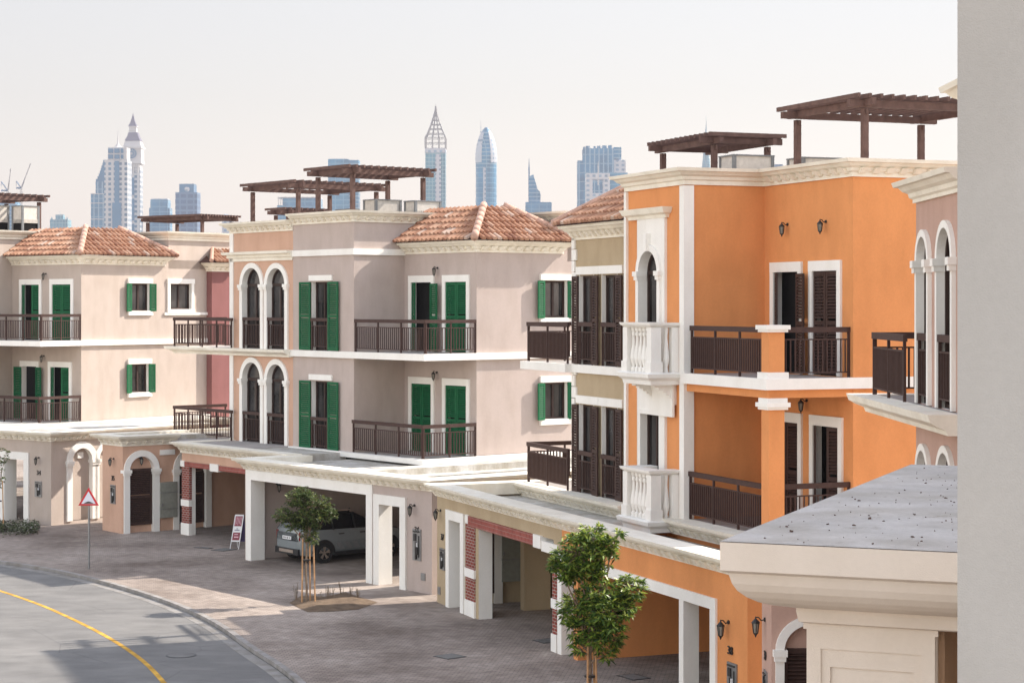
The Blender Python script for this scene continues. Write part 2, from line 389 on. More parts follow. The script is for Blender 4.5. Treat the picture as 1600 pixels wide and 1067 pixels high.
def leafP(pl, hinge, sgn, ang, o=0.0):
    """leaf hinged at `hinge`, extending in direction sgn along the wall, swung outwards by ang degrees"""
    c, s_ = math.cos(R(ang)), math.sin(R(ang))
    def P(x, y, z):
        return pl.P(hinge+sgn*(x*c)-sgn*y*s_*1.0, o+x*s_+y*c, z)
    return P
def hinged(H, par, pl, hinge, sgn, w, ang, z0, z1, o, mat, step=.075):
    mb = MB(); louvre(mb, leafP(pl, hinge, sgn, ang, o), w, z0, z1, step=step); H.part('shutter', mb, mat, par)
def glazing(H, par, pl, a0, a1, z0, z1, depth, arch=False, mull=1, transom=None, rail_z=None):
    fr = MB(); gl = MB(); o = -depth; w = .07
    pl.box(fr, a0, a0+w, o, o+.06, z0, z1); pl.box(fr, a1-w, a1, o, o+.06, z0, z1); pl.box(fr, a0+w, a1-w, o, o+.06, z0, z0+w)
    for k in range(mull):
        x = a0+(a1-a0)*(k+1)/(mull+1); pl.box(fr, x-w*.6, x+w*.6, o, o+.055, z0+w, z1)
    if arch:
        r = (a1-a0)/2; arch_band(fr, pl, (a0+a1)/2, z1, r-w, r, o, o+.06, 14); pl.box(fr, a0+w, a1-w, o, o+.063, z1-.05, z1+.05)
        N = 16; cx = (a0+a1)/2
        gl.face([pl.P(cx-r*math.cos(math.pi*k/N), o+.01, z1+r*math.sin(math.pi*k/N)) for k in range(N+1)])
    else: pl.box(fr, a0+w, a1-w, o, o+.06, z1-w, z1)
    if transom: pl.box(fr, a0+w, a1-w, o, o+.055, transom-.04, transom+.04)
    gl.face([pl.P(a0, o+.01, z0), pl.P(a1, o+.01, z0), pl.P(a1, o+.01, z1), pl.P(a0, o+.01, z1)])
    H.part('frame', fr, 'frame', par); H.part('glass', gl, 'glass', par)
def rail_mesh(pts, z0, h=1.15, foot=.22, step=.115, b=.026, ends=True, topw=.075, posts=1.25):
    """metal railing along (u,v) points: wide handrail, mid bar, base bar, balusters and posts"""
    mb = MB(); hr = MB()
    for (p, q) in zip(pts[:-1], pts[1:]):
        p = Vector((p[0], p[1], 0)); q = Vector((q[0], q[1], 0)); L = (q-p).length; d = (q-p)/L
        hr.bar(p-d*.035+Vector((0, 0, z0+h-.06)), q+d*.035+Vector((0, 0, z0+h-.06)), topw, .12)
        for z in (z0+h-.28, z0+.12): mb.bar(p+Vector((0, 0, z)), q+Vector((0, 0, z)), .035, .03)
        n = max(2, int(L/step))
        for k in range(1, n):
            x = p+d*L*k/n; mb.box(x.x-b/2, x.x+b/2, x.y-b/2, x.y+b/2, z0+.12, z0+h-.28)
        n = max(1, round(L/posts))
        for k in range(n+1):
            x = p+d*(.03+(L-.06)*k/n); mb.box(x.x-.025, x.x+.025, x.y-.025, x.y+.025, z0-.03, z0+h-.1)
    return mb, hr
def railing(H, pts, z0, par=None, label=None, **k):
    mb, hr = rail_mesh(pts, z0, **k)
    o = H.part('railing', mb, 'rail', par, label)
    if par is None: H.part('handrail', hr, 'rail', o)
    else:
        o2 = H.part('handrail', hr, 'rail', par)
    return o
def sweep(mb, path, prof, m=0):
    """profile (out, z) carried along a (u,v) path with mitred corners; out is to the right of travel"""
    n = len(path); sec = []
    for i in range(n):
        ds = []
        if i > 0: ds.append((Vector(path[i])-Vector(path[i-1])).normalized())
        if i < n-1: ds.append((Vector(path[i+1])-Vector(path[i])).normalized())
        ns = [Vector((d.y, -d.x)) for d in ds]
        nn = ns[0] if len(ns) == 1 else (ns[0]+ns[1]).normalized()
        k = 1/max(.3, nn.dot(ns[0]))
        sec.append([(path[i][0]+nn.x*o*k, path[i][1]+nn.y*o*k, z) for o, z in prof])
    b = len(prof); vs = [p for s_ in sec for p in s_]; fs = []
    for i in range(n-1):
        for j in range(b): fs.append((i*b+j, (i+1)*b+j, (i+1)*b+(j+1) % b, i*b+(j+1) % b))
    fs += [tuple(range(b)), tuple(range((n-1)*b, n*b))[::-1]]
    mb.mesh(vs, fs, m)
def cornice_prof(z, k=1.0, cope=.25, low=.40):
    return [(-cope, z-low), (.05, z-low), (.05, z-.30*k), (.10*k, z-.27*k), (.12*k, z-.2*k), (.20*k, z-.16*k), (.26*k, z-.09*k), (.33*k, z-.08*k), (.36*k, z), (-cope, z)]
def dentils(mb, path, z, d=.19, w=.17, h=.12, step=.36):
    for p, q in zip(path[:-1], path[1:]):
        p = Vector(p); q = Vector(q); L = (q-p).length; d_ = (q-p)/L; nn = Vector((d_.y, -d_.x)); n = max(1, int(L/step))
        for k in range(n):
            c = p+d_*(L*(k+.5)/n); a = c-d_*w/2; b = c+d_*w/2
            v = []
            for zz, dd in ((z-h, d*.55), (z, d)):
                v += [(a.x, a.y, zz), (b.x, b.y, zz), (b.x+nn.x*dd, b.y+nn.y*dd, zz), (a.x+nn.x*dd, a.y+nn.y*dd, zz)]
            mb.hexa(v)
def cornice(H, path, z, k=1.0, dent=True, low=.40, key='cornice', cope=.25):
    mb = H.mb(key); sweep(mb, path, cornice_prof(z, k, cope, low))
    if dent: dentils(mb, path, z-.20*k, d=.25*k)
def band(H, path, z0, z1, o=.06, key='trim'):
    sweep(H.mb(key), path, [(-.05, z0), (o, z0), (o, z1), (-.05, z1)])
def lantern(H, pl, a, zt, s=1.0):
    s *= .70
    """wall lantern: plate, curved arm, hexagonal cage, roof and finial"""
    mb = MB(); gl = MB(); o = .24*s; P = pl.P
    c = Vector(P(a, o, zt))
    b0 = Vector(P(a, 0, zt-.02)); mb.tube(b0, P(a, .03, zt-.02), .055*s, .05*s, 8)
    pts = [P(a, .02, zt-.02), P(a, .10*s, zt-.05*s), P(a, .17*s, zt+.03*s), P(a, o, zt+.03*s)]
    for p, q in zip(pts[:-1], pts[1:]): mb.tube(p, q, .016*s, .016*s, 6)
    mb.lathe((c.x, c.y, c.z), [(.012*s, .05*s), (.02*s, .0), (.05*s, -.03*s), (.105*s, -.09*s), (.11*s, -.11*s), (.095*s, -.115*s)][::-1], 8)
    mb.lathe((c.x, c.y, c.z), [(.01*s, -.46*s), (.03*s, -.40*s), (.055*s, -.37*s), (.06*s, -.35*s)], 8)
    for i in range(6):
        q = 2*math.pi*i/6
        mb.tube((c.x+math.cos(q)*.058*s, c.y+math.sin(q)*.058*s, c.z-.36*s), (c.x+math.cos(q)*.09*s, c.y+math.sin(q)*.09*s, c.z-.11*s), .011*s, .011*s, 4)
    gl.lathe((c.x, c.y, c.z), [(.05*s, -.355*s), (.08*s, -.115*s)], 6)
    o_ = H.part('wall_lantern', mb, 'black'); H.part('lamp_glass', gl, 'glow_glass', o_)
def number(H, pl, a, z, txt, size=.26):
    cu = bpy.data.curves.new('n', 'FONT'); cu.body = txt; cu.size = size; cu.extrude = .012; cu.align_x = 'CENTER'
    to = bpy.data.objects.new('n', cu); COL.objects.link(to)
    me = bpy.data.meshes.new_from_object(to.evaluated_get(bpy.context.evaluated_depsgraph_get()))
    bpy.data.objects.remove(to); 
    for v in me.vertices:
        x, y, zz = v.co; q = pl.P(a+x, .02+zz, z+y); v.co = (q[0]-H.off[0], q[1]-H.off[1], q[2])
    me.materials.clear(); me.materials.append(M['black'])
    o = bpy.data.objects.new('house_number', me); COL.objects.link(o); o.parent = H.root
def meter(H, pl, a, z0, w=.42, h=.95):
    mb = MB(); pl.box(mb, a-w/2, a+w/2, 0, .03, z0, z0+h); o = H.part('meter_box', mb, 'steel')
    m2 = MB(); pl.box(m2, a-w*.3, a-w*.02, .03, .06, z0+h*.62, z0+h*.85); pl.box(m2, a+.0, a+w*.22, .03, .07, z0+h*.2, z0+h*.42)
    pl.box(m2, a-w*.06, a+w*.06, .03, .08, z0+.04, z0+h*.6); pl.box(m2, a-w*.38, a+w*.36, .03, .06, z0+h*.9, z0+h*.94)
    m2.tube(pl.P(a+w*.3, .05, z0+.1), pl.P(a+w*.3, .05, z0+h*.8), .014, .014, 6); H.part('pipework', m2, 'black', o)
    m3 = MB(); pl.box(m3, a-.04, a+.06, .03, .07, z0+h*.44, z0+h*.58); H.part('meter_dial', m3, 'white', o)
def vent(H, pl, a, z):
    mb = MB(); pl.box(mb, a-.11, a+.11, 0, .02, z, z+.22)
    for k in range(4): pl.box(mb, a-.09, a+.09, .02, .03, z+.03+k*.048, z+.055+k*.048)
    H.part('vent_grille', mb, 'steel')
# barrel tile roof ----------------------------------------------------------------
def tile_slope(mb, pan, p0, p1, q1, q0):
    """p0->p1 eave, q0->q1 top edge (all 3D); rows of overlapping barrel tiles"""
    p0, p1, q0, q1 = map(Vector, (p0, p1, q0, q1)); e = (p1-p0).normalized(); n = e.cross(q0-p0)
    if n.length < 1e-6: n = e.cross(q1-p0)
    n.normalize()
    if n.z < 0: n = -n
    s = n.cross(e); s = s if s.z > 0 else -s
    W = (p1-p0).length; Hh = (q0-p0).dot(s); xl1 = (q0-p0).dot(e); xr1 = (q1-p0).dot(e)
    pan.face([p0, p1, q1, q0]); st = .25; tl = .40; nr = int(Hh/tl)+1
    nc = int(W/st)+1
    for j in range(nr):
        y0 = j*tl-.06; y1 = min(y0+tl+.06, Hh+.05); ym = (y0+y1)/2
        xl = xl1*max(0, ym)/Hh; xr = W+(xr1-W)*max(0, ym)/Hh
        for i in range(nc):
            x = (i+.5)*W/nc
            if x < xl-.02 or x > xr+.02: continue
            r = random.random()*.75+.15*random.random(); r = r if random.random() > .05 else .96
            a0, a1, lift0, lift1, N = .083, .072, .055, .01, 6
            jx = random.uniform(-.008, .008); vs = []
            for y, rr, lf in ((y0, a0, lift0), (y1, a1, lift1)):
                for k in range(N+1):
                    t = math.pi*k/N; vs.append(p0+e*(x+jx-rr*math.cos(t))+s*y+n*(lf+rr*math.sin(t)*1.35))
            fs = [(k, k+1, N+2+k, N+1+k) for k in range(N)]+[tuple(range(N+1))]
            mb.mesh(vs, fs, 0, r)
def ridge(mb, p, q, r=.13):
    p, q = Vector(p), Vector(q); L = (q-p).length; n = max(1, int(L/.42))
    for k in range(n):
        a = p+(q-p)*(k/n); b = p+(q-p)*((k+1.12)/n); mb.tube(a, b, r*1.04, r*.97, 12)

M_ALL = dict(wall=('wall', None), cornice=('cornice', 'cream'), trim=('trim', 'trim'), deck=('roof_deck', 'roofdeck'), reveal=('reveal', 'trim'), slab=('balcony_slab', 'slab'), dark=('unlit_interior_panel', 'dark'))  # dark set: near-black ceiling and doorway sheets, interior shade put into their colour
def fin(H, extra=None, order=True):
    d = dict(M_ALL); d['wall'] = ('wall', H.col)
    if extra: d.update(extra)
    H.finish(d)
def shell(H, u0, u1, v0, v1, z0, z1, key='wall', deck=None, left=True, right=True, front=False, back=True):
    mb = H.mb(key)
    if left: mb.face([(u0, v0, z0), (u0, v1, z0), (u0, v1, z1), (u0, v0, z1)])
    if right: mb.face([(u1, v0, z0), (u1, v1, z0), (u1, v1, z1), (u1, v0, z1)])
    if front: mb.face([(u0, v0, z0), (u1, v0, z0), (u1, v0, z1), (u0, v0, z1)])
    if back: mb.face([(u0, v1, z0), (u1, v1, z0), (u1, v1, z1), (u0, v1, z1)])
    if deck is not None: H.mb('deck').face([(u0, v0, deck), (u1, v0, deck), (u1, v1, deck), (u0, v1, deck)])

# ---- composite openings
def arch_french(H, pl, a0, a1, z0, zs, w=.26, dep=.22):
    """tall arched french window with pilasters, capitals and its own guard rail"""
    pl.op(a0, a1, z0, zs, True, dep+.01)
    mb = MB(); surround(mb, pl, a0, a1, z0, zs, w, .07, True, caps=True); par = H.part('arched_window', mb, 'trim')
    glazing(H, par, pl, a0, a1, z0, zs, dep, True, 1)
    P0, P1 = pl.P(a0+.02, .02, 0), pl.P(a1-.02, .02, 0)
    railing(H, [(P0[0], P0[1]), (P1[0], P1[1])], z0+.03, par, posts=2)
def shutter_french(H, pl, a0, a1, z0, z1, col, wl_, wr_, lint=(.16, .16), angr=4, rail=True):
    pl.op(a0, a1, z0, z1, False, .25)
    mb = MB(); pl.box(mb, a0-.12, a1+.25, 0, .06, z1+.04, z1+.24); par = H.part('french_window', mb, 'trim')
    glazing(H, par, pl, a0, a1, z0, z1, .24, False, 1)
    hinged(H, par, pl, a0-.01, -1, wl_, 3, z0+.02, z1, .03, col); hinged(H, par, pl, a1+.01, 1, wr_, angr, z0+.02, z1, .03, col)
    if rail:
        P0, P1 = pl.P(a0+.04, .03, 0), pl.P(a1-.02, .03, 0); railing(H, [(P0[0], P0[1]), (P1[0], P1[1])], z0+.03, par, posts=2)
def nook_door(H, pl, a0, a1, z0, z1, col, mode, w=.17):
    """balcony door behind louvred shutters: mode closed, ajar (one leaf swung out) or gap"""
    pl.op(a0, a1, z0, z1, False, .2)
    mb = MB(); surround(mb, pl, a0, a1, z0, z1, w, .06, wt=.24); par = H.part('balcony_door', mb, 'trim')
    dk = MB(); dk.face([pl.P(a0, -.19, z0), pl.P(a1, -.19, z0), pl.P(a1, -.19, z1), pl.P(a0, -.19, z1)]); H.part('unlit_room_sheet', dk, 'dark', par)  # near-black sheet standing for the unlit room behind the leaves
    W = (a1-a0)/2
    if mode == 'closed':
        hinged(H, par, pl, a0, 1, W-.01, 0, z0+.03, z1-.01, -.03, col); hinged(H, par, pl, a1, -1, W-.01, 0, z0+.03, z1-.01, -.03, col)
    elif mode == 'ajar':
        hinged(H, par, pl, a0, 1, W*.75, 24, z0+.03, z1-.01, -.03, col); hinged(H, par, pl, a1+.02, 1, W*.95, 12, z0+.03, z1-.05, .07, col)
    elif mode == 'open':
        hinged(H, par, pl, a0-.02, -1, W*.9, 8, z0+.03, z1-.03, .07, col); hinged(H, par, pl, a1+.02, 1, W*.9, 8, z0+.03, z1-.03, .07, col)
    elif mode == 'gap':
        hinged(H, par, pl, a0, 1, W*.85, 30, z0+.03, z1-.01, -.03, col); hinged(H, par, pl, a1, -1, W*.72, 16, z0+.03, z1-.01, -.03, col)
def side_window(H, pl, a0, a1, z0, z1, col, leaf=.38):
    pl.op(a0, a1, z0, z1, False, .18)
    mb = MB(); pl.box(mb, a0-.18, a1+.18, 0, .09, z1+.02, z1+.24); pl.box(mb, a0-.18, a1+.18, 0, .10, z0-.20, z0)
    if not col: pl.box(mb, a0-.16, a0, 0, .07, z0, z1+.02); pl.box(mb, a1, a1+.16, 0, .07, z0, z1+.02)
    pl.box(mb, a0-.03, a0, 0, .03, z0, z1+.02); pl.box(mb, a1, a1+.03, 0, .03, z0, z1+.02); par = H.part('window', mb, 'trim'); glazing(H, par, pl, a0, a1, z0, z1, .17, False, 1)
    if col:
        hinged(H, par, pl, a0, -1, leaf, 12, z0-.02, z1, .05, col, .065); hinged(H, par, pl, a1, 1, leaf, 12, z0-.02, z1, .05, col, .065)
def arch_door(H, pl, a0, a1, zs, w=.3, dtop=None, gap=.3):
    """ground-floor arched recess holding a louvred service door"""
    pl.op(a0, a1, 0, zs, True, .16, False)
    mb = MB(); surround(mb, pl, a0, a1, 0, zs, w, .07, True, caps=True); par = H.part('entrance_arch', mb, 'trim')
    r = (a1-a0)/2; bk = MB(); N = 16; cx = (a0+a1)/2
    bk.face([pl.P(cx-r*math.cos(math.pi*k/N), -.15, zs+r*math.sin(math.pi*k/N)) for k in range(N+1)])
    bk.face([pl.P(a0, -.15, 0), pl.P(a1, -.15, 0), pl.P(a1, -.15, zs), pl.P(a0, -.15, zs)]); H.part('arch_back', bk, H.col, par)
    if dtop:
        d = MB(); louvre(d, lambda x, y, z: pl.P(a0+x, -.14+y, z), a1-a0, gap, dtop, .06, .07); H.part('louvred_door', d, 'brown', par)
def tile_block(H, u0, u1, v0, v1, ze, rise, cut=None, ov=.45, farhip=True, run=1.9):
    """truncated hip roof of barrel tiles over the block; the left side may abut a wall"""
    t, p, r = MB(), MB(), MB(); ru = run
    lx = u0-ov if not farhip == 'both' else u0-ov
    eA, eB, eC = (u0, v0-ov, ze), (u1+ov, v0-ov, ze), (u1+ov, v1+ov, ze)
    k = rise/ru; tA, tB, tC = (u0, v0-ov+ru, ze+rise), (u1+ov-ru, v0-ov+ru, ze+rise), (u1+ov-ru, v1+ov-ru, ze+rise)
    tile_slope(t, p, (u0-(.5 if cut else 0), v0-ov, ze), eB, tB, (u0-(.5 if cut else 0), v0-ov+ru, ze+rise)); tile_slope(t, p, eB, eC, tC, tB)
    p.face([tA, tB, tC, (u0, v1, ze+rise)]); p.face([eC, tC, (u0, v1+ov, ze)])
    rs = []
    for a, b in ((eB, tB), (eC, tC)):
        r = MB(); ridge(r, (a[0], a[1], a[2]+.08), (b[0], b[1], b[2]+.10)); rs.append(r)
    o = H.part('tiled_roof', t, 'tile', rnd=True, smooth=False); H.part('tile_bed', p, 'tilepan', o)
    for r in rs: H.part('ridge_cap', r, 'ridge', o, smooth=True)

# ================================================================== GROUND, ROAD, KERB
def flat(name, pts, z, mat, th=0.0):
    mb = MB(); mb.face([(x, y, z) for x, y in pts])
    if th:
        for i in range(len(pts)):
            a, b = pts[i], pts[(i+1) % len(pts)]; mb.face([(a[0], a[1], z), (b[0], b[1], z), (b[0], b[1], z-th), (a[0], a[1], z-th)])
    return structure(name, mb, mat)
flat('ground', [(-9000, -200), (9000, -200), (9000, 9000), (-9000, 9000)], -.16, 'sand')
kerb = [(-60, 84), (-40, 76.8), (-27, 71.9), (-21, 69.4), (-17.4, 67.6), (-15.2, 65.6), (-13.2, 63.2), (-10.9, 59.9), (-9.2, 57.0), (-7.75, 53.9), (-6.5, 50.4), (-5.3, 47.5), (-4.4, 44.6), (-3.2, 40), (-2.2, 34), (-1.8, 26), (-1.8, 10), (-1.8, -30)]
def smooth_line(p, it=2):
    for _ in range(it):
        q = [p[0]]
        for a, b in zip(p[:-1], p[1:]): q += [(a[0]*.75+b[0]*.25, a[1]*.75+b[1]*.25), (a[0]*.25+b[0]*.75, a[1]*.25+b[1]*.75)]
        p = q+[p[-1]]
    return p
kerb = smooth_line(kerb)
def offset(line, d):
    out = []
    for i, p in enumerate(line):
        a = Vector(line[max(0, i-1)]); b = Vector(line[min(len(line)-1, i+1)]); t = (b-a).normalized(); n = Vector((t.y, -t.x))
        out.append((p[0]+n.x*d, p[1]+n.y*d))
    return out
def strip(name, l0, l1, z, mat, th=0):
    mb = MB()
    for i in range(len(l0)-1):
        mb.face([(*l0[i], z), (*l0[i+1], z), (*l1[i+1], z), (*l1[i], z)])
        if th:
            mb.face([(*l1[i], z), (*l1[i+1], z), (*l1[i+1], z-th), (*l1[i], z-th)]); mb.face([(*l0[i], z), (*l0[i+1], z), (*l0[i+1], z-th), (*l0[i], z-th)])
    return structure(name, mb, mat)
pav = [(x, y) for x, y in kerb]+[(60, -30), (60, 140), (-60, 140)]
mbp = MB(); mbp.face([(x, y, 0) for x, y in pav]); structure('paved_forecourt', mbp, 'paving')
strip('kerb', kerb, offset(kerb, .16), .012, 'kerb', .15)
strip('kerb_joint', offset(kerb, .16), offset(kerb, .19), -.10, 'grate')
strip('gutter', offset(kerb, .19), offset(kerb, .50), -.085, 'gutter', .05)
strip('road', offset(kerb, .50), offset(kerb, 9.2), -.09, 'asphalt')
strip('opposite_kerb', offset(kerb, 7.3), offset(kerb, 7.55), .0, 'kerb', .15)
strip('opposite_pavement', offset(kerb, 7.55), offset(kerb, 12), -.006, 'paving')
yl = smooth_line([gpt(-60, 905, -.09), gpt(0, 921, -.09), gpt(67, 944, -.09), gpt(112, 964, -.09), gpt(169, 992, -.09), gpt(225, 1028, -.09), gpt(261, 1065, -.09), gpt(300, 1120, -.09), gpt(325, 1180, -.09)], 2)
strip('road_marking', yl, offset(yl, .13), -.085, 'yellow')

# ================================================================== PAIR ONE: mauve villa (36)
H = House(G1, 'villa', 'mauve villa numbered 36 with green shutters, tiled corner roof and a wide white-framed carport', 'house', 0, 0, 'mauve')
g = G1; uC = 4.21; vD = 2.2
w_front = Pl(H, 'F', 0, -3.94, 0, 3.3, 11.62); w_side = Pl(H, 'S', 0, 0, 6.3, 3.3, 11.62)
w_door = Pl(H, 'F', vD, 0, uC, 3.3, 10.7); w_lit = Pl(H, 'S', uC, vD, 12.5, 3.3, 10.7)
for z in (F1+.02, F2):
    shutter_french(H, w_front, w_front.A(487), w_front.A(514), z, z+2.48, 'green', .68, .72)
nook_door(H, w_door, w_door.A(644), w_door.A(675), F2, 9.45, 'green', 'ajar'); nook_door(H, w_door, w_door.A(697), w_door.A(730), F2, 9.45, 'green', 'closed')
nook_door(H, w_door, w_door.A(644), w_door.A(675), F1, 5.85, 'green', 'closed'); nook_door(H, w_door, w_door.A(697), w_door.A(730), F1, 5.85, 'green', 'closed')
side_window(H, w_lit, w_lit.A(849), w_lit.A(885), 8.2, 9.5, 'green'); side_window(H, w_lit, w_lit.A(849), w_lit.A(885), 4.62, 5.9, 'green')
lantern(H, w_door, w_door.A(684), 9.97); lantern(H, w_door, w_door.A(683), 6.3)
for w in (w_front, w_side, w_door, w_lit): w.build()
shell(H, -3.94, uC, 6.3, 12.5, 10.2, 11.62, deck=10.7, left=False, front=True); shell(H, -3.94, 0, 0, 12.5, 3.3, 11.62, deck=10.7, right=False)
cornice(H, [(-3.94, 0), (0, 0), (0, 6.3), (uC, 6.3), (uC, 12.5)], 11.98)
band(H, [(-3.94, 0), (0, 0), (0, vD)], 10.42, 10.64, .07)
H.mb('slab').box(0, uC, 0, vD, 6.80, 6.985)
band(H, [(-3.94, 0), (uC, 0), (uC, 12.5)], 6.77, 7.0, .13)
band(H, [(-3.94, 0), (uC+.1, -.1), (uC+.1, 12.5)], 3.30, 3.47, .22); H.mb('slab').box(0, uC+.2, -.1, vD, 3.37, 3.455)
railing(H, [(.03, .04), (uC-.04, .04), (uC-.04, vD)], F2); railing(H, [(.03, -.06), (uC-.04, -.06), (uC-.04, vD)], 3.46)
cornice(H, [(0, vD), (uC, vD), (uC, 6.05), (0, 6.05)], 10.86)
tile_block(H, 0, uC, vD, 6.05, 10.87, 1.2, cut=True)
# ground floor
vg = -4.27; ug0, ug1 = -.3, 10.33
w_g = Pl(H, 'F', vg, ug0, ug1, 0, 3.1); w_gr = Pl(H, 'S', ug1, vg, 9, 0, 3.1)
sm = MB()
w_g.op(.15, 6.95, 0, 2.74, depth=.5, sill=False); surround(sm, w_g, .15, 6.95, 0, 2.74, .33, .05); o36 = H.part('carport_frame', sm, 'trim')
sm = MB(); w_g.op(7.66, 8.75, 0, 2.5, depth=.45, sill=False); surround(sm, w_g, 7.66, 8.75, 0, 2.5, .3, .06); H.part('doorway_frame', sm, 'trim')
lantern(H, w_g, w_g.A(648), 2.62, 1.1); number(H, w_g, w_g.A(652), 1.79, '36'); meter(H, w_g, w_g.A(652), .95); vent(H, w_g, w_g.A(661.5), .38)
w_g.build(); w_gr.build()
cornice(H, [(ug0, -1.8), (ug0, vg), (ug1, vg), (ug1, 9)], 3.44, low=.36, cope=.4)
d = H.mb('deck'); d.box(ug0+.2, 7.3, vg+.2, 9, 2.95, 3.22); d.box(7.3, ug1-.25, vg+.2, vg+.5, 3.0, 3.25); d.box(5.6, 6.5, vg+.3, 9, 3.2, 3.42); d.box(9.3, ug1-.2, vg+.5, 9, 2.98, 3.40)
i_ = H.mb('wall'); i_.box(-.28, -.08, vg+.02, 9, 0, 3.0); i_.box(-.08, 7.2, 2.6, 2.8, 0, 3.0); i_.box(7.3, 9.4, 5.5, 5.7, 0, 3.2); i_.box(9.3, 9.4, vg+.5, 9, 2.4, 3.0)
w_in = Pl(H, 'F', 2.6, -.08, 7.2, 0, 3); w_inl = Pl(H, 'S', -.08, -4, 2, 0, 3); lantern(H, w_inl, w_inl.A(432), 2.55)
fin(H)

# ================================================================== PAIR ONE: peach villa (35)
H = House(G1, 'villa', 'peach villa numbered 35 with paired arched windows, between the two green-shuttered villas', 'house', -8.34, 0, 'peach')
uL, uR = -8.34, -3.945
w_front = Pl(H, 'F', 0, uL, uR, 3.3, 11.42)
for z in (F1+.03, F2):
    arch_french(H, w_front, w_front.A(380.5), w_front.A(408.5), z, z+2.4, .2); arch_french(H, w_front, w_front.A(419), w_front.A(446.6), z, z+2.4, .2)
w_front.build(); shell(H, uL, uR, 0, 6.5, 3.3, 11.42, deck=10.7, right=False)
cornice(H, [(uL, 4), (uL, 0), (uR, 0)], 11.78)
sweep(H.mb('cornice'), [(uL-.02, .5), (uL-.02, 0), (uR+.0, 0)], [(-.05, 10.30), (.05, 10.30), (.05, 10.42), (.12, 10.44), (.12, 10.54), (.26, 10.56), (.28, 10.66), (-.05, 10.66)])
H.mb('trim').box(uL-.03, uL+.22, -.05, .3, 3.45, 11.38)
H.mb('slab').box(-12.5, uL, -.15, vD+.2, 6.80, 6.99)
sweep(H.mb('cornice'), [(-12.5, vD), (-12.5, -.12), (uR, -.12)], [(-.12, 6.72), (.03, 6.72), (.06, 6.80), (.2, 6.86), (.3, 6.90), (.32, 7.0), (-.12, 7.0)])
railing(H, [(-12.4, vD), (-12.4, -.2), (-7.95, -.2)], 7.0)
railing(H, [(-12.4, vD), (-12.4, -.2), (-7.95, -.2)], 3.47)
H.mb('slab').box(-12.5, uR, -1.9, vD+.2, 3.30, 3.455)
# entrance block
ve, ue = -3.9, -9.72
w_n = Pl(H, 'F', ve, -11.35, ue, 0, 3.35); w_a = Pl(H, 'S', ue, ve, 6, 0, 3.35)
a0, a1 = w_a.A(202), w_a.A(239.5)
arch_door(H, w_a, a0, a1, 2.38, .24, 2.42, .28); arch_door(H, w_a, w_a.A(279), w_a.A(321), 2.3, .24, 2.3, .2)
lantern(H, Pl(H, 'S', ue-.15, 0, 1, 0, 1), (a0+a1)/2, 2.86); lantern(H, w_n, w_n.A(178), 2.82); number(H, w_n, w_n.A(177), 1.97, '35'); meter(H, w_n, w_n.A(177), 1.08, .4, .72)
mb = MB(); w_a.box(mb, w_a.A(248.5), w_a.A(275), 0, .12, .5, 1.86); o = H.part('meter_cabinet', mb, 'cabinet')
mb = MB()
for zz in (1.45, .82): w_a.box(mb, w_a.A(248.5)-.01, w_a.A(275)+.01, 0, .13, zz, zz+.025)
w_a.box(mb, w_a.A(249)+.03, w_a.A(249)+.08, .12, .16, .95, 1.05); H.part('cabinet_seam', mb, 'steel', o)
mb = MB(); w_a.box(mb, w_a.A(249.5), w_a.A(272.6), 0, .05, 3.06-.16, 3.06+.04); H.part('wall_plaque', mb, 'trim')
w_n.build(); w_a.build()
cornice(H, [(-11.4, 4), (-11.4, ve), (ue, ve), (ue, -1.6)], 3.70)
H.mb('deck').box(-11.3, ue-.2, ve+.2, vD, 3.3, 3.62); H.mb('wall').box(-11.35, -11.25, ve+.05, 4, 0, 3.3)
# brick carport
vc = -2.2; w_c = Pl(H, 'F', vc, -8.25, -.5, 2.76, 3.12); w_c.build()
H.mb('wall').face([(-8.25, vc, 2.76), (-8.25, 2, 2.76), (-8.25, 2, 3.12), (-8.25, vc, 3.12)])
cornice(H, [(-8.25, 1.8), (-8.25, vc), (-.35, vc)], 3.48)
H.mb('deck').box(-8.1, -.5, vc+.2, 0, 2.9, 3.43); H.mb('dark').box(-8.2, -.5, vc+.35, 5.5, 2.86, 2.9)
H.mb('wall').box(-9.6, -.4, 5.5, 5.6, 0, 3.0); H.mb('wall').box(-.5, -.32, vc, 5.5, 0, 2.86); H.mb('deck').box(-9.5, uL, vD, 6, 3.0, 3.3)
br = MB(); w_c.box(br, -8.25, -.5, -.3, .03, 2.57, 2.755); ob = H.part('brick_lintel', br, 'brickbeam')
kb = MB(); w_c.box(kb, w_c.A(329.6), w_c.A(342.8), -.31, .06, 2.52, 2.80); H.part('white_block', kb, 'trim', ob); kb = MB(); w_c.box(kb, -8.28, -8.0, -.3, .05, 2.56, 2.79); H.part('white_block', kb, 'trim', ob)
def brick_pillar(H, u0, u1, v0, v1, zt=2.57):
    b = MB(); b.box(u0, u1, v0, v1, .44, 1.08); b.box(u0, u1, v0, v1, 1.32, zt); b.box(u0+.03, u1-.03, v0+.03, v1-.02, .4, zt); o = H.part('brick_pillar', b, 'brick')
    w = MB(); w.box(u0-.03, u1+.03, v0-.03, v1, 0, .44); w.box(u0-.03, u1+.03, v0-.03, v1, 1.08, 1.32); w.box(u0+.1, u1-.005, v1, v1+.16, 0, zt); H.part('stone_block', w, 'trim', o)
brick_pillar(H, -8.25, w_c.A(295.5), vc, vc+.12)
fin(H)

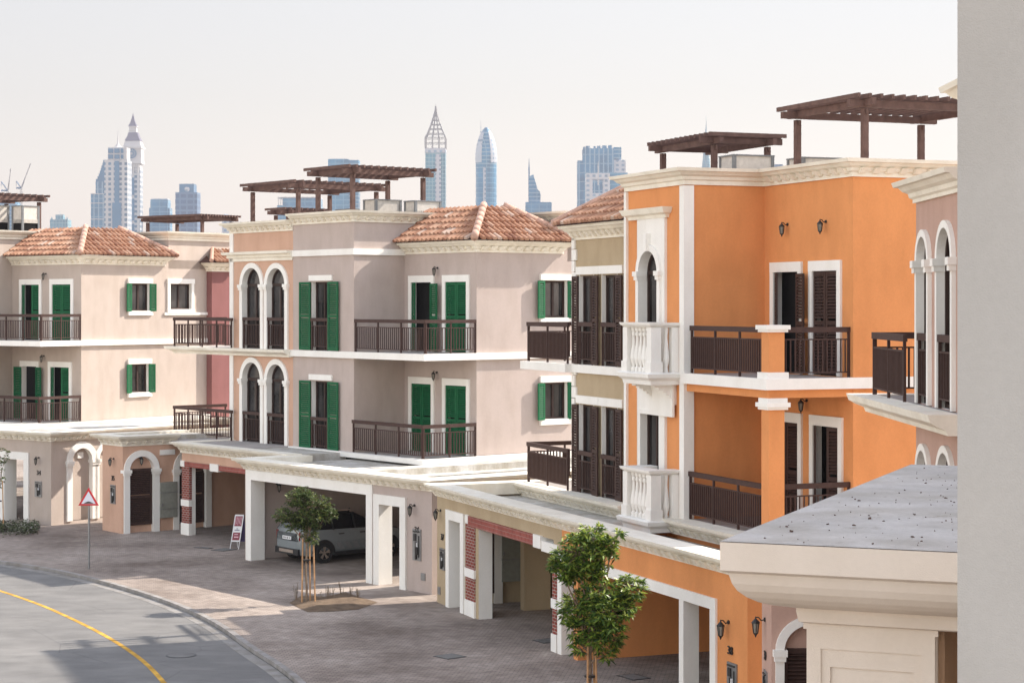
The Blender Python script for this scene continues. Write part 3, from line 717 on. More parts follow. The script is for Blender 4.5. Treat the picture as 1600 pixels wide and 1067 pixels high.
# ================================================================== far left villa (34)
H = House(G0, 'villa', 'pale mauve villa numbered 34 with green shutters, half cut off at the left edge', 'house', 4.2, 2.2, 'mauve_far')
g = G0; uC, vD = 4.2, 2.2; uA = G0.U(19, 2.2)
w_door = Pl(H, 'F', vD, uA, uC, 3.3, 10.6); w_side = Pl(H, 'S', uA, 0, 6.3, 3.3, 11.62)
vT = G0.V(262, uC)-.2; vE = G0.V(372, uC)
w_lit = Pl(H, 'S', uC, vD, vE, 0, 10.6)
nook_door(H, w_door, w_door.A(35), w_door.A(62), F2, 9.45, 'green', 'gap'); nook_door(H, w_door, w_door.A(82.5), w_door.A(111.5), F2, 9.45, 'green', 'closed')
nook_door(H, w_door, w_door.A(36), w_door.A(58), F1, 5.8, 'green', 'open'); nook_door(H, w_door, w_door.A(80), w_door.A(109), F1, 5.8, 'green', 'gap')
side_window(H, w_lit, w_lit.A(204), w_lit.A(232.5), 8.28, 9.5, 'green', .34); side_window(H, w_lit, w_lit.A(204), w_lit.A(231), 4.62, 5.88, 'green', .34)
side_window(H, w_lit, w_lit.A(265), w_lit.A(298), 8.35, 9.5, None)
lantern(H, w_door, w_door.A(72), 9.95); lantern(H, w_door, w_door.A(69), 6.3)
for w in (w_door, w_side, w_lit): w.build()
w_fr = Pl(H, 'F', 0, uA-4, uA, 3.3, 11.62); w_fr.build()
shell(H, uA-4, uA, 0, vE, 3.3, 11.62, deck=10.7, right=False); shell(H, uA, uC, vT+.25, vE, 10.2, 11.55, deck=10.7, left=False, front=True)
cornice(H, [(uA-4, 0), (uA, 0), (uA, vT+.25), (uC, vT+.25), (uC, vE)], 11.90, dent=False)
H.mb('slab').box(uA, uC, 0, vD, 6.80, 6.985); band(H, [(uA-4, 0), (uC, 0), (uC, vE)], 6.77, 7.0, .13)
band(H, [(uC, G0.V(256, uC)), (uC, G0.V(330, uC))], 8.08, 8.2, .08)
band(H, [(uA-4, -.1), (uC+.1, -.1), (uC+.1, vE)], 3.3, 3.47, .2); H.mb('slab').box(uA, uC+.1, -.1, vD, 3.3, 3.455)
railing(H, [(uA, .04), (uC-.04, .04), (uC-.04, vD)], F2); railing(H, [(uA, -.06), (uC-.04, -.06), (uC-.04, vD)], 3.46)
cornice(H, [(uA, vD), (uC, vD), (uC, vT), (uA, vT)], 10.72)
tile_block(H, uA, uC, vD, vT, 10.73, 1.2, cut=True)
x = ((80-800)/FPX*78.1, 78.1); dx, dy = x[0]-g.O[0], x[1]-g.O[1]; ugc = dx*g.F[0]+dy*g.F[1]; vgc = dx*g.S[0]+dy*g.S[1]
w_g = Pl(H, 'F', vgc, ugc-7, ugc, -.2, 3.2); w_gs = Pl(H, 'S', ugc, vgc, 6, -.2, 3.2)
a0, a1 = w_g.A(8.5), w_g.A(38.4); sm = MB(); w_g.op(a0, a1, -.2, 2.4, depth=.55, sill=False); surround(sm, w_g, a0, a1, -.2, 2.4, .3, .06); H.part('doorway_frame', sm, 'trim')
lantern(H, w_g, w_g.A(61), 2.55); number(H, w_g, w_g.A(61), 1.85, '34'); meter(H, w_g, w_g.A(60.3), .98, .42, .62)
arch_door(H, w_gs, w_gs.A(112), w_gs.A(143), 2.35, .26); arch_door(H, w_gs, w_gs.A(154), w_gs.A(186), 2.35, .22)
mb = MB(); w_gs.box(mb, w_gs.A(124), w_gs.A(132.5), -.15, -.08, 2.45, 2.68); H.part('wall_plaque', mb, 'trim')
w_g.build(); w_gs.build(); cornice(H, [(ugc-7, vgc), (ugc, vgc), (ugc, 4)], 3.55, low=.36)
d = H.mb('deck'); d.box(ugc-7, ugc-.2, vgc+.2, -.12, 3.1, 3.5); d.box(uC+.35, ugc-.2, -.12, 4, 3.1, 3.5)
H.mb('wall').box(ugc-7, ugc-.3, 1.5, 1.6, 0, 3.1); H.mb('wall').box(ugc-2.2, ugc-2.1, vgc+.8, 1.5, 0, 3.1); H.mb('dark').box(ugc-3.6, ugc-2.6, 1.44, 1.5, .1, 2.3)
cornice(H, [(uC+.6, 4), (uC+.6, vE)], 3.3, low=.3)
# rose coloured wing at its far end, with a tiled eave of its own
uW = uC+.35; v0_, v1_ = G0.V(331, uW), G0.V(375, uW); rose = MB(); rose.face([(uW, v0_, 0), (uW, v1_, 0), (uW, v1_, 10.5), (uW, v0_, 10.5)]); rose.face([(uC-.1, v0_, 0), (uW, v0_, 0), (uW, v0_, 10.5), (uC-.1, v0_, 10.5)])
H.part('rose_wall', rose, 'rose', label='deep rose coloured end wing')
cornice(H, [(uC, v0_), (uW, v0_), (uW, v1_)], 10.50); t, p, r = MB(), MB(), MB()
tile_slope(t, p, (uW+.5, v0_-.5, 10.52), (uW+.5, v1_, 10.52), (uW-1.3, v1_, 11.7), (uW-1.3, v0_+1.3, 11.7)); ridge(r, (uW+.5, v0_-.5, 10.6), (uW-.4, v0_+.4, 11.2), .09); p.face([(uW+.5, v0_-.5, 10.5), (uC, v0_-.5, 10.5), (uC, v0_, 10.85)])
o = H.part('tiled_roof', t, 'tile', rnd=True); H.part('tile_bed', p, 'tilepan', o); H.part('ridge_cap', r, 'ridge', o)
fin(H)

# ================================================================== PAIR TWO
g = G2; vg = -2.45
# tan villa (37)
H = House(G2, 'villa', 'tan villa numbered 37 with brown louvred shutters between the mauve and orange villas', 'house', g.U(897, .4), 0, 'tan')
ct = .4; uL, uR = g.U(896.5, ct), g.U(979, 0)
w_f = Pl(H, 'F', ct, uL, uR, 3.2, 10.6)
for z in (F1+.03, F2):
    for q0, q1, l, r in ((906, 928, True, True), (941.5, 965, False, True)):
        a0, a1 = w_f.A(q0), w_f.A(q1)
        w_f.op(a0, a1, z, z+2.46, False, .17); mb = MB(); w_f.box(mb, a0-.14, a1+.42, 0, .07, z+2.49, z+2.71); w_f.box(mb, a0-.14, a1+.42, 0, .09, z-.2, z-.01); w_f.box(mb, a0-.02, a0, 0, .02, z-.01, z+2.49); w_f.box(mb, a1, a1+.02, 0, .02, z-.01, z+2.49)
        par = H.part('french_window', mb, 'trim'); glazing(H, par, w_f, a0, a1, z, z+2.46, .16, False, 1)
        if l: hinged(H, par, w_f, a0-.01, -1, .36, 3, z+.02, z+2.45, .03, 'brown')
        hinged(H, par, w_f, a1+.01, 1, .48, 6, z+.02, z+2.45, .03, 'brown')
        P0, P1 = w_f.P(a0+.04, .03, 0), w_f.P(a1, .03, 0); railing(H, [(P0[0], P0[1]), (P1[0], P1[1])], z+.03, par, posts=2)
w_f.build(); shell(H, uL, uR, ct, 11, 3.2, 10.6, deck=10.6, right=False)
q = MB(); z = 3.5; k = 0
while z < 10.4: q.box(uL-.05, uL+(.16 if k % 2 else .26), ct-.05, ct+.3, z, z+.30); z += .32; k += 1
H.part('quoins', q, 'trim')
cornice(H, [(uL, 6), (uL, ct), (uR, ct)], 10.86)
t, p, r = MB(), MB(), MB(); e0, e1 = (uL-.45, ct-.45, 10.87), (uR, ct-.45, 10.87); q0, q1 = (uL+1.45, ct+1.45, 12.05), (uR, ct+1.45, 12.05)
tile_slope(t, p, e0, e1, q1, q0); p.face([e0, q0, (uL+1.45, 8, 12.05), (uL-.45, 9, 10.87)]); ridge(r, (e0[0], e0[1], e0[2]+.07), (q0[0], q0[1], q0[2]+.1), .11)
p.face([q0, q1, (uR, 8, 12.05), (uL+1.45, 8, 12.05)])
o = H.part('tiled_roof', t, 'tile', rnd=True); H.part('tile_bed', p, 'tilepan', o); H.part('ridge_cap', r, 'ridge', o)
uB = g.U(825, .25)
H.mb('slab').box(uB-.1, uL, .25, 2.6, 6.82, 6.99); band(H, [(uB-.15, 2.6), (uB-.15, .2), (uL, .2), (uL+.02, ct), (uR, ct)], 6.77, 7.0, .1)
railing(H, [(uB, 2.6), (uB, .25), (uL-.05, .25)], 7.0, b=.034, step=.1); railing(H, [(uB, 2.6), (uB, .25), (uL-.05, .25)], 3.47, b=.034, step=.1)
cornice(H, [(uB-.15, 2.6), (uB-.15, .1), (uR, .1)], 3.45); H.mb('slab').box(uB-.1, uR, .15, 2.6, 3.2, 3.44)
H.mb('wall').box(uB-.05, uR, .2, 2.6, 0, 3.2)
us, uo = g.U(683, vg), g.U(878, vg)
w_g = Pl(H, 'F', vg, us, uo, 0, 3.12); ui = us+.75
a0, a1 = w_g.A(704), w_g.A(721.5); w_g.op(a0, a1, 0, 2.52, depth=.5, sill=False); sm = MB(); surround(sm, w_g, a0, a1, 0, 2.52, .27, .06); H.part('doorway_frame', sm, 'trim')
b0, b1 = w_g.A(729), w_g.A(871.5); w_g.op(w_g.A(748), w_g.A(865), 0, 2.78, depth=.4, sill=False)
lantern(H, w_g, w_g.A(689), 2.72); number(H, w_g, w_g.A(692), 1.86, '37'); meter(H, w_g, w_g.A(692), 1.0, .42, .62); vent(H, w_g, w_g.A(686.5), .25)
w_g.build()
br = MB(); w_g.box(br, w_g.A(733), w_g.A(836.5), -.3, .035, 2.50, 2.775); ob = H.part('brick_lintel', br, 'brickbeam')
kb = MB(); w_g.box(kb, w_g.A(729), w_g.A(733), -.3, .05, 2.56, 2.80); H.part('white_block', kb, 'trim', ob); kb = MB(); w_g.box(kb, w_g.A(836.5), w_g.A(848), -.3, .07, 2.47, 2.80); w_g.box(kb, w_g.A(848), w_g.A(873), -.3, .04, 2.42, 2.68); H.part('white_block', kb, 'trim', ob)
brick_pillar(H, w_g.A(729), w_g.A(743), vg-.03, vg+.1, 2.56); brick_pillar(H, w_g.A(864.7), w_g.A(871.5), vg-.03, vg+.1, 2.45)
H.mb('wall').box(us, us+.2, vg+.02, 6, 0, 3.1)
ui = -10.3+(g.U(776, -.9)+10.3)*0+ (us+0.9)*0
w_i = Pl(H, 'S', g.U(776, -.9), vg+.05, 6, 0, 3.0)
for q0, q1, zt in ((749, 771, 2.5), (849, 872, 2.5)):
    a0, a1 = w_i.A(q0), w_i.A(q1); mb = MB(); louvre(mb, lambda x, y, z, a0=a0: w_i.P(a0+x, .02+y, z), a1-a0, .3, zt, .06, .07); o = H.part('louvred_door', mb, 'brown')
    mb = MB(); w_i.box(mb, a1, a1+.25, 0, .1, 0, 2.6); w_i.box(mb, a0-.25, a0, 0, .1, 0, 2.6); H.part('door_frame', mb, 'trim', o)
mb = MB(); w_i.box(mb, w_i.A(782), w_i.A(816), 0, .14, .62, 2.15); o = H.part('meter_cabinet', mb, 'cabinet'); mb = MB()
for zz in (1.25,): w_i.box(mb, w_i.A(782)-.01, w_i.A(816)+.01, 0, .155, zz, zz+.03)
w_i.box(mb, w_i.A(806), w_i.A(812), .14, .2, 1.85, 2.1); w_i.box(mb, w_i.A(783.5), w_i.A(785.5), .14, .18, 1.4, 1.48); H.part('cabinet_seam', mb, 'steel', o)
w_i.build()
H.mb('wall').box(-9.05, -8.75, -.7, .1, 0, 3.0)
H.mb('wall').box(us, uo, 5.0, 5.1, 0, 3.0)
H.mb('deck').box(us+.2, uo, vg+.2, 5, 2.95, 3.05)
cornice(H, [(us, 6), (us, vg), (uo, vg)], 3.44, low=.34, k=.9, cope=.38)
H.mb('wall').box(us+.2, uo, vg+.38, vg+.5, 3.05, 3.36)
fin(H)

# orange villa (38)
H = House(G2, 'villa', 'orange villa numbered 38 with white stone balconies, brown louvres and deep orange carport', 'house', 0, 0, 'orange')
uT = g.U(979, 0); uc = g.U(1200, 0); vD = 2.2
w_f = Pl(H, 'F', 0, uT, 0, 2.9, 11.6); w_s = Pl(H, 'S', 0, 0, vD, 2.9, 11.6); w_d = Pl(H, 'F', vD, 0, uc, 3.2, 11.6); w_r = Pl(H, 'S', uc, vD, 13, 3.2, 11.6)
a0, a1 = w_f.A(1004), w_f.A(1033)
w_f.op(a0, a1, F2, 9.47, True, .2); w_f.op(a0, a1, F1+.05, 5.92, False, .2)
pn = Pl(H, 'F', -.07, w_f.A(999.5), w_f.A(1042), F2, 10.84, key='trim'); pn.op(a0, a1, F2, 9.47, True, .07); pn.build()
for aa in (pn.a0, pn.a1): H.mb('trim').box(aa-.012, aa+.012, -.07, 0, F2, 10.84)
pn = Pl(H, 'F', -.07, w_f.A(999.5), w_f.A(1042), F1, 6.66, key='trim'); pn.op(a0, a1, F1, 5.92, False, .07); pn.build()
for aa in (pn.a0, pn.a1): H.mb('trim').box(aa-.012, aa+.012, -.07, 0, F1, 6.66)
ar = MB(); arch_band(ar, w_f, (a0+a1)/2, 9.47, (a1-a0)/2, (a1-a0)/2+.16, .07, .13); w_f.box(ar, a0-.16, a0, .07, .13, F2, 9.47); w_f.box(ar, a1, a1+.16, .07, .13, F2, 9.47)
for xx in (a0-.08, a1+.08): w_f.box(ar, xx-.13, xx+.13, -.1, .2, 9.38, 9.5); w_f.box(ar, xx-.10, xx+.10, -.1, .17, 9.28, 9.38)
w_f.box(ar, (a0+a1)/2-.07, (a0+a1)/2+.07, .07, .2, 10.0, 10.45)
par = H.part('arched_window', ar, 'trim'); glazing(H, par, w_f, a0, a1, F2, 9.47, .19, True, 1)
mb = MB(); w_f.box(mb, a0-.02, a1+.02, .07, .12, 5.9, 6.0); par = H.part('french_window', mb, 'trim'); glazing(H, par, w_f, a0, a1, F1+.05, 5.92, .19, False, 1)
sweep(H.mb('cornice'), [(w_f.A(988), .02), (w_f.A(988), -.04), (w_f.A(1044), -.04), (w_f.A(1044), .02)], [(-.02, 10.82), (.05, 10.82), (.07, 10.9), (.17, 10.94), (.2, 11.0), (.24, 11.08), (-.02, 11.08)])
tb = H.mb('trim'); tb.box(uT-.02, uT+.12, -.07, 0, 3.45, 11.56); tb.box(-.2, .05, -.05, w_s.A(1083), 3.45, 11.56)
# stone balustrade balconies
def stone_balcony(H, z, brackets):
    v0 = -.85; u0, u1 = g.U(969, v0), g.U(1015, v0); mb = MB()
    sweep(mb, [(u0+.04, 0), (u0+.04, v0+.04), (u1-.04, v0+.04), (u1-.04, 0)], [(-.35, z-.30), (-.02, z-.30), (.0, z-.2), (.10, z-.12), (.12, z-.03), (.05, z), (-.35, z)])
    mb.box(u0+.3, u1-.3, v0+.3, 0, z-.28, z-.004)
    o = H.part('stone_balcony', mb, 'trim')
    b = MB(); v1 = v0+.06
    for q in (u0+.16, u1-.17):
        b.box(q-.13, q+.13, v1, v1+.27, z, z+1.1); b.box(q-.16, q+.16, v1-.03, v1+.3, z, z+.26)
    b.box(u0+.03, u0+.2, -.2, 0, z, z+1.1); b.box(u1-.24, u1-.04, -.22, 0, z, z+1.1)
    n = 5
    for k in range(n):
        q = u0+.32+(u1-u0-.66)*(k+.5)/n
        b.lathe((q, v1+.13, z), [(.075, 0), (.075, .10), (.045, .13), (.06, .19), (.098, .32), (.085, .46), (.05, .68), (.04, .86), (.06, .9), (.06, .95), (.045, .98), (.07, 1.03), (.07, 1.1)], 10)
    for k in range(1): b.lathe((u1-.15, v1+.45, z), [(.06, 0), (.045, .13), (.085, .32), (.04, .86), (.06, 1.1)], 10)
    H.part('balusters', b, 'trim', o, smooth=False)
    c = MB(); sweep(c, [(u0+.1, 0), (u0+.1, v0+.1), (u1-.1, v0+.1), (u1-.1, 0)], [(-.3, z+1.1), (.02, z+1.1), (.1, z+1.16), (.12, z+1.22), (-.3, z+1.22)]); H.part('handrail', c, 'trim', o)
    if brackets:
        k = MB()
        for q in (u0+.25, u1-.35):
            for j in range(8):
                t0 = j/8; t1 = (j+1)/8; k.box(q-.1, q+.1, -(.72-.62*math.sin(t1*math.pi/2)), -.001, z-.30-.5*t1, z-.30-.5*t0)
        k.box(u0+.3, u1-.2, -.14, -.08, z-1.1, z-.3); H.part('bracket', k, 'trim', o)
stone_balcony(H, F2, True); stone_balcony(H, F1, False)
nook_door(H, w_d, w_d.A(1211), w_d.A(1249), F2, 9.45, 'brown', 'ajar'); nook_door(H, w_d, w_d.A(1271.6), w_d.A(1310), F2, 9.45, 'brown', 'closed')
nook_door(H, w_d, w_d.A(1211), w_d.A(1249), F1, 5.82, 'brown', 'closed'); nook_door(H, w_d, w_d.A(1273), w_d.A(1312), F1, 5.82, 'brown', 'gap')
lantern(H, w_d, w_d.A(1231), 10.62); lantern(H, w_d, w_d.A(1291), 10.62); lantern(H, w_d, w_d.A(1261), 6.40)
for w in (w_f, w_s, w_d, w_r): w.build()
shell(H, uT, uc, vD, 13, 3.2, 11.6, deck=10.8, right=False); shell(H, uT, 0, 0, vD, 2.9, 11.6, deck=10.8, right=False, back=False)
cm = H.mb('cornice'); sweep(cm, [(uT, 6), (uT, 0), (0, 0), (0, vD), (uc, vD), (uc, 13)], cornice_prof(11.98, 1.0)); dentils(cm, [(0.3, vD), (uc, vD), (uc, 13)], 11.78, .25)
tb = H.mb('trim'); H.mb('slab').box(0, uc, 0, vD, 6.80, 6.985); band(H, [(0, 0), (uc, 0), (uc, 13)], 6.75, 7.0, .12)
H.mb('wall').box(.05, uc-.02, .03, .3, 6.56, 6.80); H.mb('wall').box(uc-.3, uc-.02, .3, vD, 6.56, 6.80)
up = g.U(1188.5, 0); vp = .42
H.mb('wall').box(up, uc, 0.02, vp, 3.46, 6.6); H.mb('wall').box(up, uc, .02, vp, 7.0, 8.1)
for z0, z1, e in ((6.36, 6.46, .10), (6.30, 6.36, .06), (8.1, 8.2, .1), (8.04, 8.1, .06), (7.0, 7.14, .07), (6.46, 6.56, .05)): tb.box(up-e, uc+e, .02-e, vp+e, z0, z1)
railing(H, [(.08, .14), (up, .14)], 7.0, b=.036, step=.105); railing(H, [(uc-.15, vp), (uc-.15, vD)], 7.0)
railing(H, [(.08, .10), (up, .10)], 3.46, b=.036, step=.105); railing(H, [(uc-.15, vp), (uc-.15, vD)], 3.46)
cornice(H, [(-.45, 0), (-.45, -.14), (uc+.05, -.14), (uc+.05, 13)], 3.45, low=.38); H.mb('slab').box(-.4, uc, -.1, vD, 3.2, 3.44)
H.mb('wall').box(uT, uc, -.02, 2, 2.3, 3.3)
ux = g.U(1168, vg); w_g = Pl(H, 'F', vg, uo, ux, 0, 3.12); w_gs = Pl(H, 'S', ux, vg, 8, 0, 3.12)
a0, a1 = w_g.A(880), w_g.A(1112); w_g.op(a0, a1, 0, 2.28, depth=.5, sill=False); sm = MB(); surround(sm, w_g, a0, a1, 0, 2.28, .26, .05, wt=.24); o = H.part('carport_frame', sm, 'trim')
pm = MB(); b0 = w_g.A(1064); pm.box(b0, w_g.A(1071), vg-.05, g.V(1092, w_g.A(1071)), 0, 2.29); H.part('carport_pillar', pm, 'trim', o)
lantern(H, w_g, w_g.A(1139), 2.13, 1.15); number(H, w_g, w_g.A(1142), 1.46, '38', .24); meter(H, w_g, w_g.A(1145), .55, .42, .75)
w_g.build(); w_gs.build()
H.mb('wall').box(-1.2, -.95, vg+.02, 8, 0, 3.0); H.mb('wall').box(-.95, ux-.1, 6.0, 6.1, 0, 3.0)
H.mb('deck').box(uo, ux-.2, vg+.2, -.1, 2.85, 2.95); H.mb('deck').box(uc, ux-.2, -.1, 8, 2.85, 2.95)
cornice(H, [(uo, vg), (ux, vg), (ux, 8)], 3.44, low=.34, k=.9, cope=.38)
H.mb('wall').box(uo, ux-.5, vg+.38, vg+.5, 2.95, 3.36)
fin(H)

# ================================================================== blush villa (39) at the right
g = G3
H = House(G3, 'villa', 'blush villa with arched windows and dark railing, cut off by the grey wall', 'house', 0, 0, 'blush')
w_f = Pl(H, 'F', 0, 0, 3.8, 3.2, 10.4)
for z in (F1+.03, F2):
    for q0, q1 in ((1437.5, 1453.5), (1469.5, 1491)): arch_french(H, w_f, w_f.A(q0), w_f.A(q1), z, z+2.38, .12, .13)
w_f.build(); shell(H, 0, 3.8, 0, 9, 3.2, 10.4, deck=10.3, right=False)
shell(H, 3.8, 12, 0, 9, 0, 11.6, front=True, deck=10.8); shell(H, -4.2, 0, 2.4, 9, 0, 10.4, front=True, deck=10.4)
cornice(H, [(0, 4), (0, 0), (3.8, 0)], 10.75, dent=False, low=.36); cornice(H, [(3.8, 4), (3.8, 0), (12, 0)], 11.98, dent=False)
uB = g.U(1369.5, -.15); H.mb('slab').box(uB, 0, -.15, 2.4, 6.8, 6.985); H.mb('slab').box(0, 3.8, -.3, 0, 6.8, 6.985)
sweep(H.mb('cornice'), [(uB-.1, 2.4), (uB-.1, -.3), (4, -.3)], [(-.15, 6.68), (.03, 6.68), (.06, 6.76), (.2, 6.82), (.3, 6.88), (.34, 7.0), (-.15, 7.0)])
railing(H, [(uB, 2.4), (uB, -.2), (.05, -.2)], 7.0, b=.036, step=.105); railing(H, [(uB, 2.4), (uB, -.2), (.05, -.2)], 3.5)
yE = 36.6; ue = 34-yE; ve = -2.13
w_n = Pl(H, 'F', ve, -4.0, ue, 0, 3.32); w_a = Pl(H, 'S', ue, ve, 6, 0, 3.32)
arch_door(H, w_a, w_a.A(1225), w_a.A(1305), 2.31, .16, 2.33, .2); lantern(H, w_n, w_n.A(1196), 2.76, 1.1); number(H, w_n, w_n.A(1197), 2.0, '39', .24)
meter(H, w_n, w_n.A(1197.5), 1.1, .4, .7)
w_n.build(); w_a.build(); cornice(H, [(-4.4, ve), (ue, ve), (ue, 6)], 3.70); H.mb('deck').box(-4.0, ue-.2, ve+.2, 6, 3.3, 3.66)
H.mb('wall').box(ue+1.4, 4, -1.0, 8, 0, 3.3)
fin(H)

# ================================================================== near building: canopy on a panelled pillar, tall grey wall
NF = Frame(21.8, 1125, 9.27, z=0)
H = House(NF, 'porch_canopy', 'cream plaster canopy on a panelled pillar, close to the camera, leaf litter on top', 'canopy', 0, 0, 'nearcream')
zt = CH-1.10
top = MB(); L = 4.8; Wd = 3.2
top.face([(0, 0, zt), (Wd, 0, zt), (Wd, L, zt), (0, L, zt)]); H.part('canopy_top', top, stucco('canopy_top_screed', (.56, .52, .485), var=.13, scale=2, stain=.16))
mb = MB(); sweep(mb, [(0, L), (0, 0), (Wd, 0)], [(-.3, zt-.004), (0, zt-.004), (0, zt-.135), (-.03, zt-.15), (-.035, zt-.165), (-.045, zt-.20), (-.065, zt-.235), (-.10, zt-.268), (-.145, zt-.295), (-.20, zt-.315), (-.27, zt-.33), (-.29, zt-.335), (-.29, zt-.35), (-.30, zt-.40), (-.33, zt-.41), (-.6, zt-.41)])
mb.box(.3, Wd, .35, L, zt-.41, zt-.3)
H.part('moulded_fascia', mb, 'nearcream', smooth=False)
pf = .37; p0 = NF.U(1261, pf); p1 = NF.U(1463, pf); pm = MB(); pz = zt-.41
pm.box(p0, p1, pf, pf+.5, 0, pz)
pl = Pl(H, 'F', pf, p0, p1, 0, pz)
for a, b, t, o in ((NF.U(1284, pf), NF.U(1441, pf), pz-.13, .012), ):
    w = .035
pmo = H.part('pillar', pm, 'nearcream', bevel=.012)
fr = MB(); a, b, t = NF.U(1262, pf), NF.U(1462, pf), pz
x0, x1 = NF.U(1284, pf), NF.U(1441, pf); y0_, y1_ = NF.U(1298, pf), NF.U(1428, pf)
zt1, zt2 = pz-.12, pz-.205
def rect_ring(mb, pl, A0, A1, B0, B1, ZT0, ZT1, o0, o1):
    pl.box(mb, A0, B0, o0, o1, 2, ZT0); pl.box(mb, B1, A1, o0, o1, 2, ZT0); pl.box(mb, B0, B1, o0, o1, ZT1, ZT0)
rect_ring(fr, pl, a, b, x0, x1, pz, zt1, .001, .022); rect_ring(fr, pl, x0, x1, y0_, y1_, zt1-.001, zt2, .001, .012)
pl.box(fr, a-.015, b+.015, .001, .025, pz-.03, pz); H.part('panel_moulding', fr, 'nearcream', pmo)
dk = MB(); dk.box(p1, p1+.03, pf+.05, pf+1.2, 0, pz); dk.box(p1+.03, Wd, pf+1.2, pf+1.3, 0, pz); H.part('porch_wall', dk, stucco('porch_brown', (.38, .24, .15)))
bk = MB(); bk.box(0.6, Wd, L-1.2, L-1.1, 0, pz); bk.box(Wd-.1, Wd, .3, L, 0, pz); H.part('porch_back_wall', bk, 'nearcream')
fin(H)
# leaf litter and grit on the canopy
lit = MB()
for _ in range(900):
    cl = random.random() < .5
    if cl:
        c = random.choice([(2.0, 2.6), (1.3, 1.9), (2.3, 3.1), (1.1, 1.3), (2.5, 3.6)]); x, y = random.gauss(c[0], .20), random.gauss(c[1], .07)
    else: x, y = random.uniform(.1, Wd), random.uniform(.05, L-.05)
    s = random.choice((.003, .004, .005, .007, .010)) if random.random() < .95 else .018; a = random.random()*6.3; ca, sa = math.cos(a)*s, math.sin(a)*s
    if x < .03 or y < .03 or y > L-.05: continue
    lit.hexa([(x-ca, y-sa, zt+.001), (x+sa*.5, y-ca*.5, zt+.001), (x+ca, y+sa, zt+.001), (x-sa*.5, y+ca*.5, zt+.001), (x-ca, y-sa, zt+.001+s*.2), (x+sa*.5, y-ca*.5, zt+.004+s*.4), (x+ca, y+sa, zt+.001+s*.5), (x-sa*.5, y+ca*.5, zt+.002+s*.3)], 0)
lit.v = [(*NF.w(x, y), z) for x, y, z in lit.v]
tag(lit.build('leaf_litter', plain('litter_brown', (.10, .06, .045), .9, var=.6, scale=60)), 'dry leaf crumbs and grit scattered on top of the near canopy', 'leaf litter', kind='stuff')
# tall grey wall and an unseen block added to shade the canopy
c_, s__ = math.cos(NF.phi), math.sin(NF.phi); wx, wy = 696/FPX*6.0, 6.0
def wp(u, v, z): return (wx+u*c_+v*s__, wy-u*s__+v*c_, z)
mb = MB(); mb.hexa([wp(0, 0, 0), wp(3.2, 0, 0), wp(3.2, .3, 0), wp(0, .3, 0), wp(0, 0, 14), wp(3.2, 0, 14), wp(3.2, .3, 14), wp(0, .3, 14)])
o = mb.build('boundary_wall', 'neargrey'); tag(o, 'tall plain grey plaster wall filling the right edge of the view', 'wall')
mb = MB(); mb.box(6.0, 14, 6.5, 24, 0, 12.2)
o = thing('shading_block', 'unseen grey block behind the tall wall at right, added to shade the canopy', 'shading block', (9, 15, 0)); mb.build('body', 'neargrey', o, (9, 15, 0))

# ================================================================== PERGOLAS AND ROOF UNITS
def pergola(g, D, pl_, pc, pr, ytop, label, raft='F', zb=10.7, n=13, grp='timber pergolas on the roof terraces'):
    X = (pc-800)/FPX*D; dx, dy = X-g.O[0], D-g.O[1]; u1 = dx*g.F[0]+dy*g.F[1]; v0 = dx*g.S[0]+dy*g.S[1]
    u0 = g.U(pl_, v0); v1 = g.V(pr, u1); zt = CH+(HZ-ytop)*D/FPX
    t = thing('pergola', label, 'pergola', (*g.w(u0, v0), zb), -g.phi, grp); off = (u0, v0, zb)
    s = .075
    for u in (u0, u1):
        for v in (v0, v1):
            m = MB(); m.box(u-s, u+s, v-s, v+s, zb, zt-.2); m.box(u-.13, u+.13, v-.02, v+.02, zt-.34, zt-.22); m.build('post', 'wood', t, off, bevel=.01)
    e = .45
    if raft == 'F':
        for u in (u0, u1): m = MB(); m.box(u-.07, u+.07, v0-e, v1+e, zt-.17, zt, ); m.build('beam', 'wood', t, off)
        for v in (v0, v1): m = MB(); m.box(u0-e, u1+e, v-.05, v+.05, zt-.14, zt+.03); m.build('cross_beam', 'wood', t, off)
        for k in range(n):
            v = v0-e+.1+(v1-v0+2*e-.2)*k/(n-1); m = MB(); m.box(u0-e*.9, u1+e*.75, v-.035, v+.035, zt+.032, zt+.14); m.build('rafter', 'wood', t, off)
    else:
        for v in (v0, v1): m = MB(); m.box(u0-e, u1+e, v-.06, v+.06, zt-.17, zt); m.build('beam', 'wood', t, off)
        for u in (u0, u1): m = MB(); m.box(u-.06, u+.06, v0-e, v1+e, zt-.14, zt+.03); m.build('cross_beam', 'wood', t, off)
        for k in range(n):
            u = u0-e+.1+(u1-u0+2*e-.2)*k/(n-1); m = MB(); m.box(u-.035, u+.035, v0-e*.75, v1+e*.9, zt+.032, zt+.14); m.build('rafter', 'wood', t, off)
pergola(G1, 72.3, 497, 551, 661, 264, 'brown timber pergola highest above the mauve villa, beside two air conditioners')
pergola(G1, 80, 395, 466, 588, 287, 'brown timber pergola on the peach villa, left of the highest mauve one')
pergola(G1, 96, 431, 450, 500, 329, 'low dark pergola far back between the peach villa roof posts', n=9)
pergola(G0, 104, 231, 316, 361.5, 339, 'thin low pergola behind the red tiled roof of the far left villa', n=15)
pergola(G0, 90, -96, -45, 61, 304, 'brown pergola cut off by the left edge of the photo')
pergola(G2, 47.8, 1246, 1351, 1553, 157, 'largest brown pergola on the orange villa, cut off by the grey wall', n=15)
pergola(G2, 55.5, 1036, 1116, 1199, 216, 'small brown pergola on the left of the orange villa roof', raft='S', n=14)
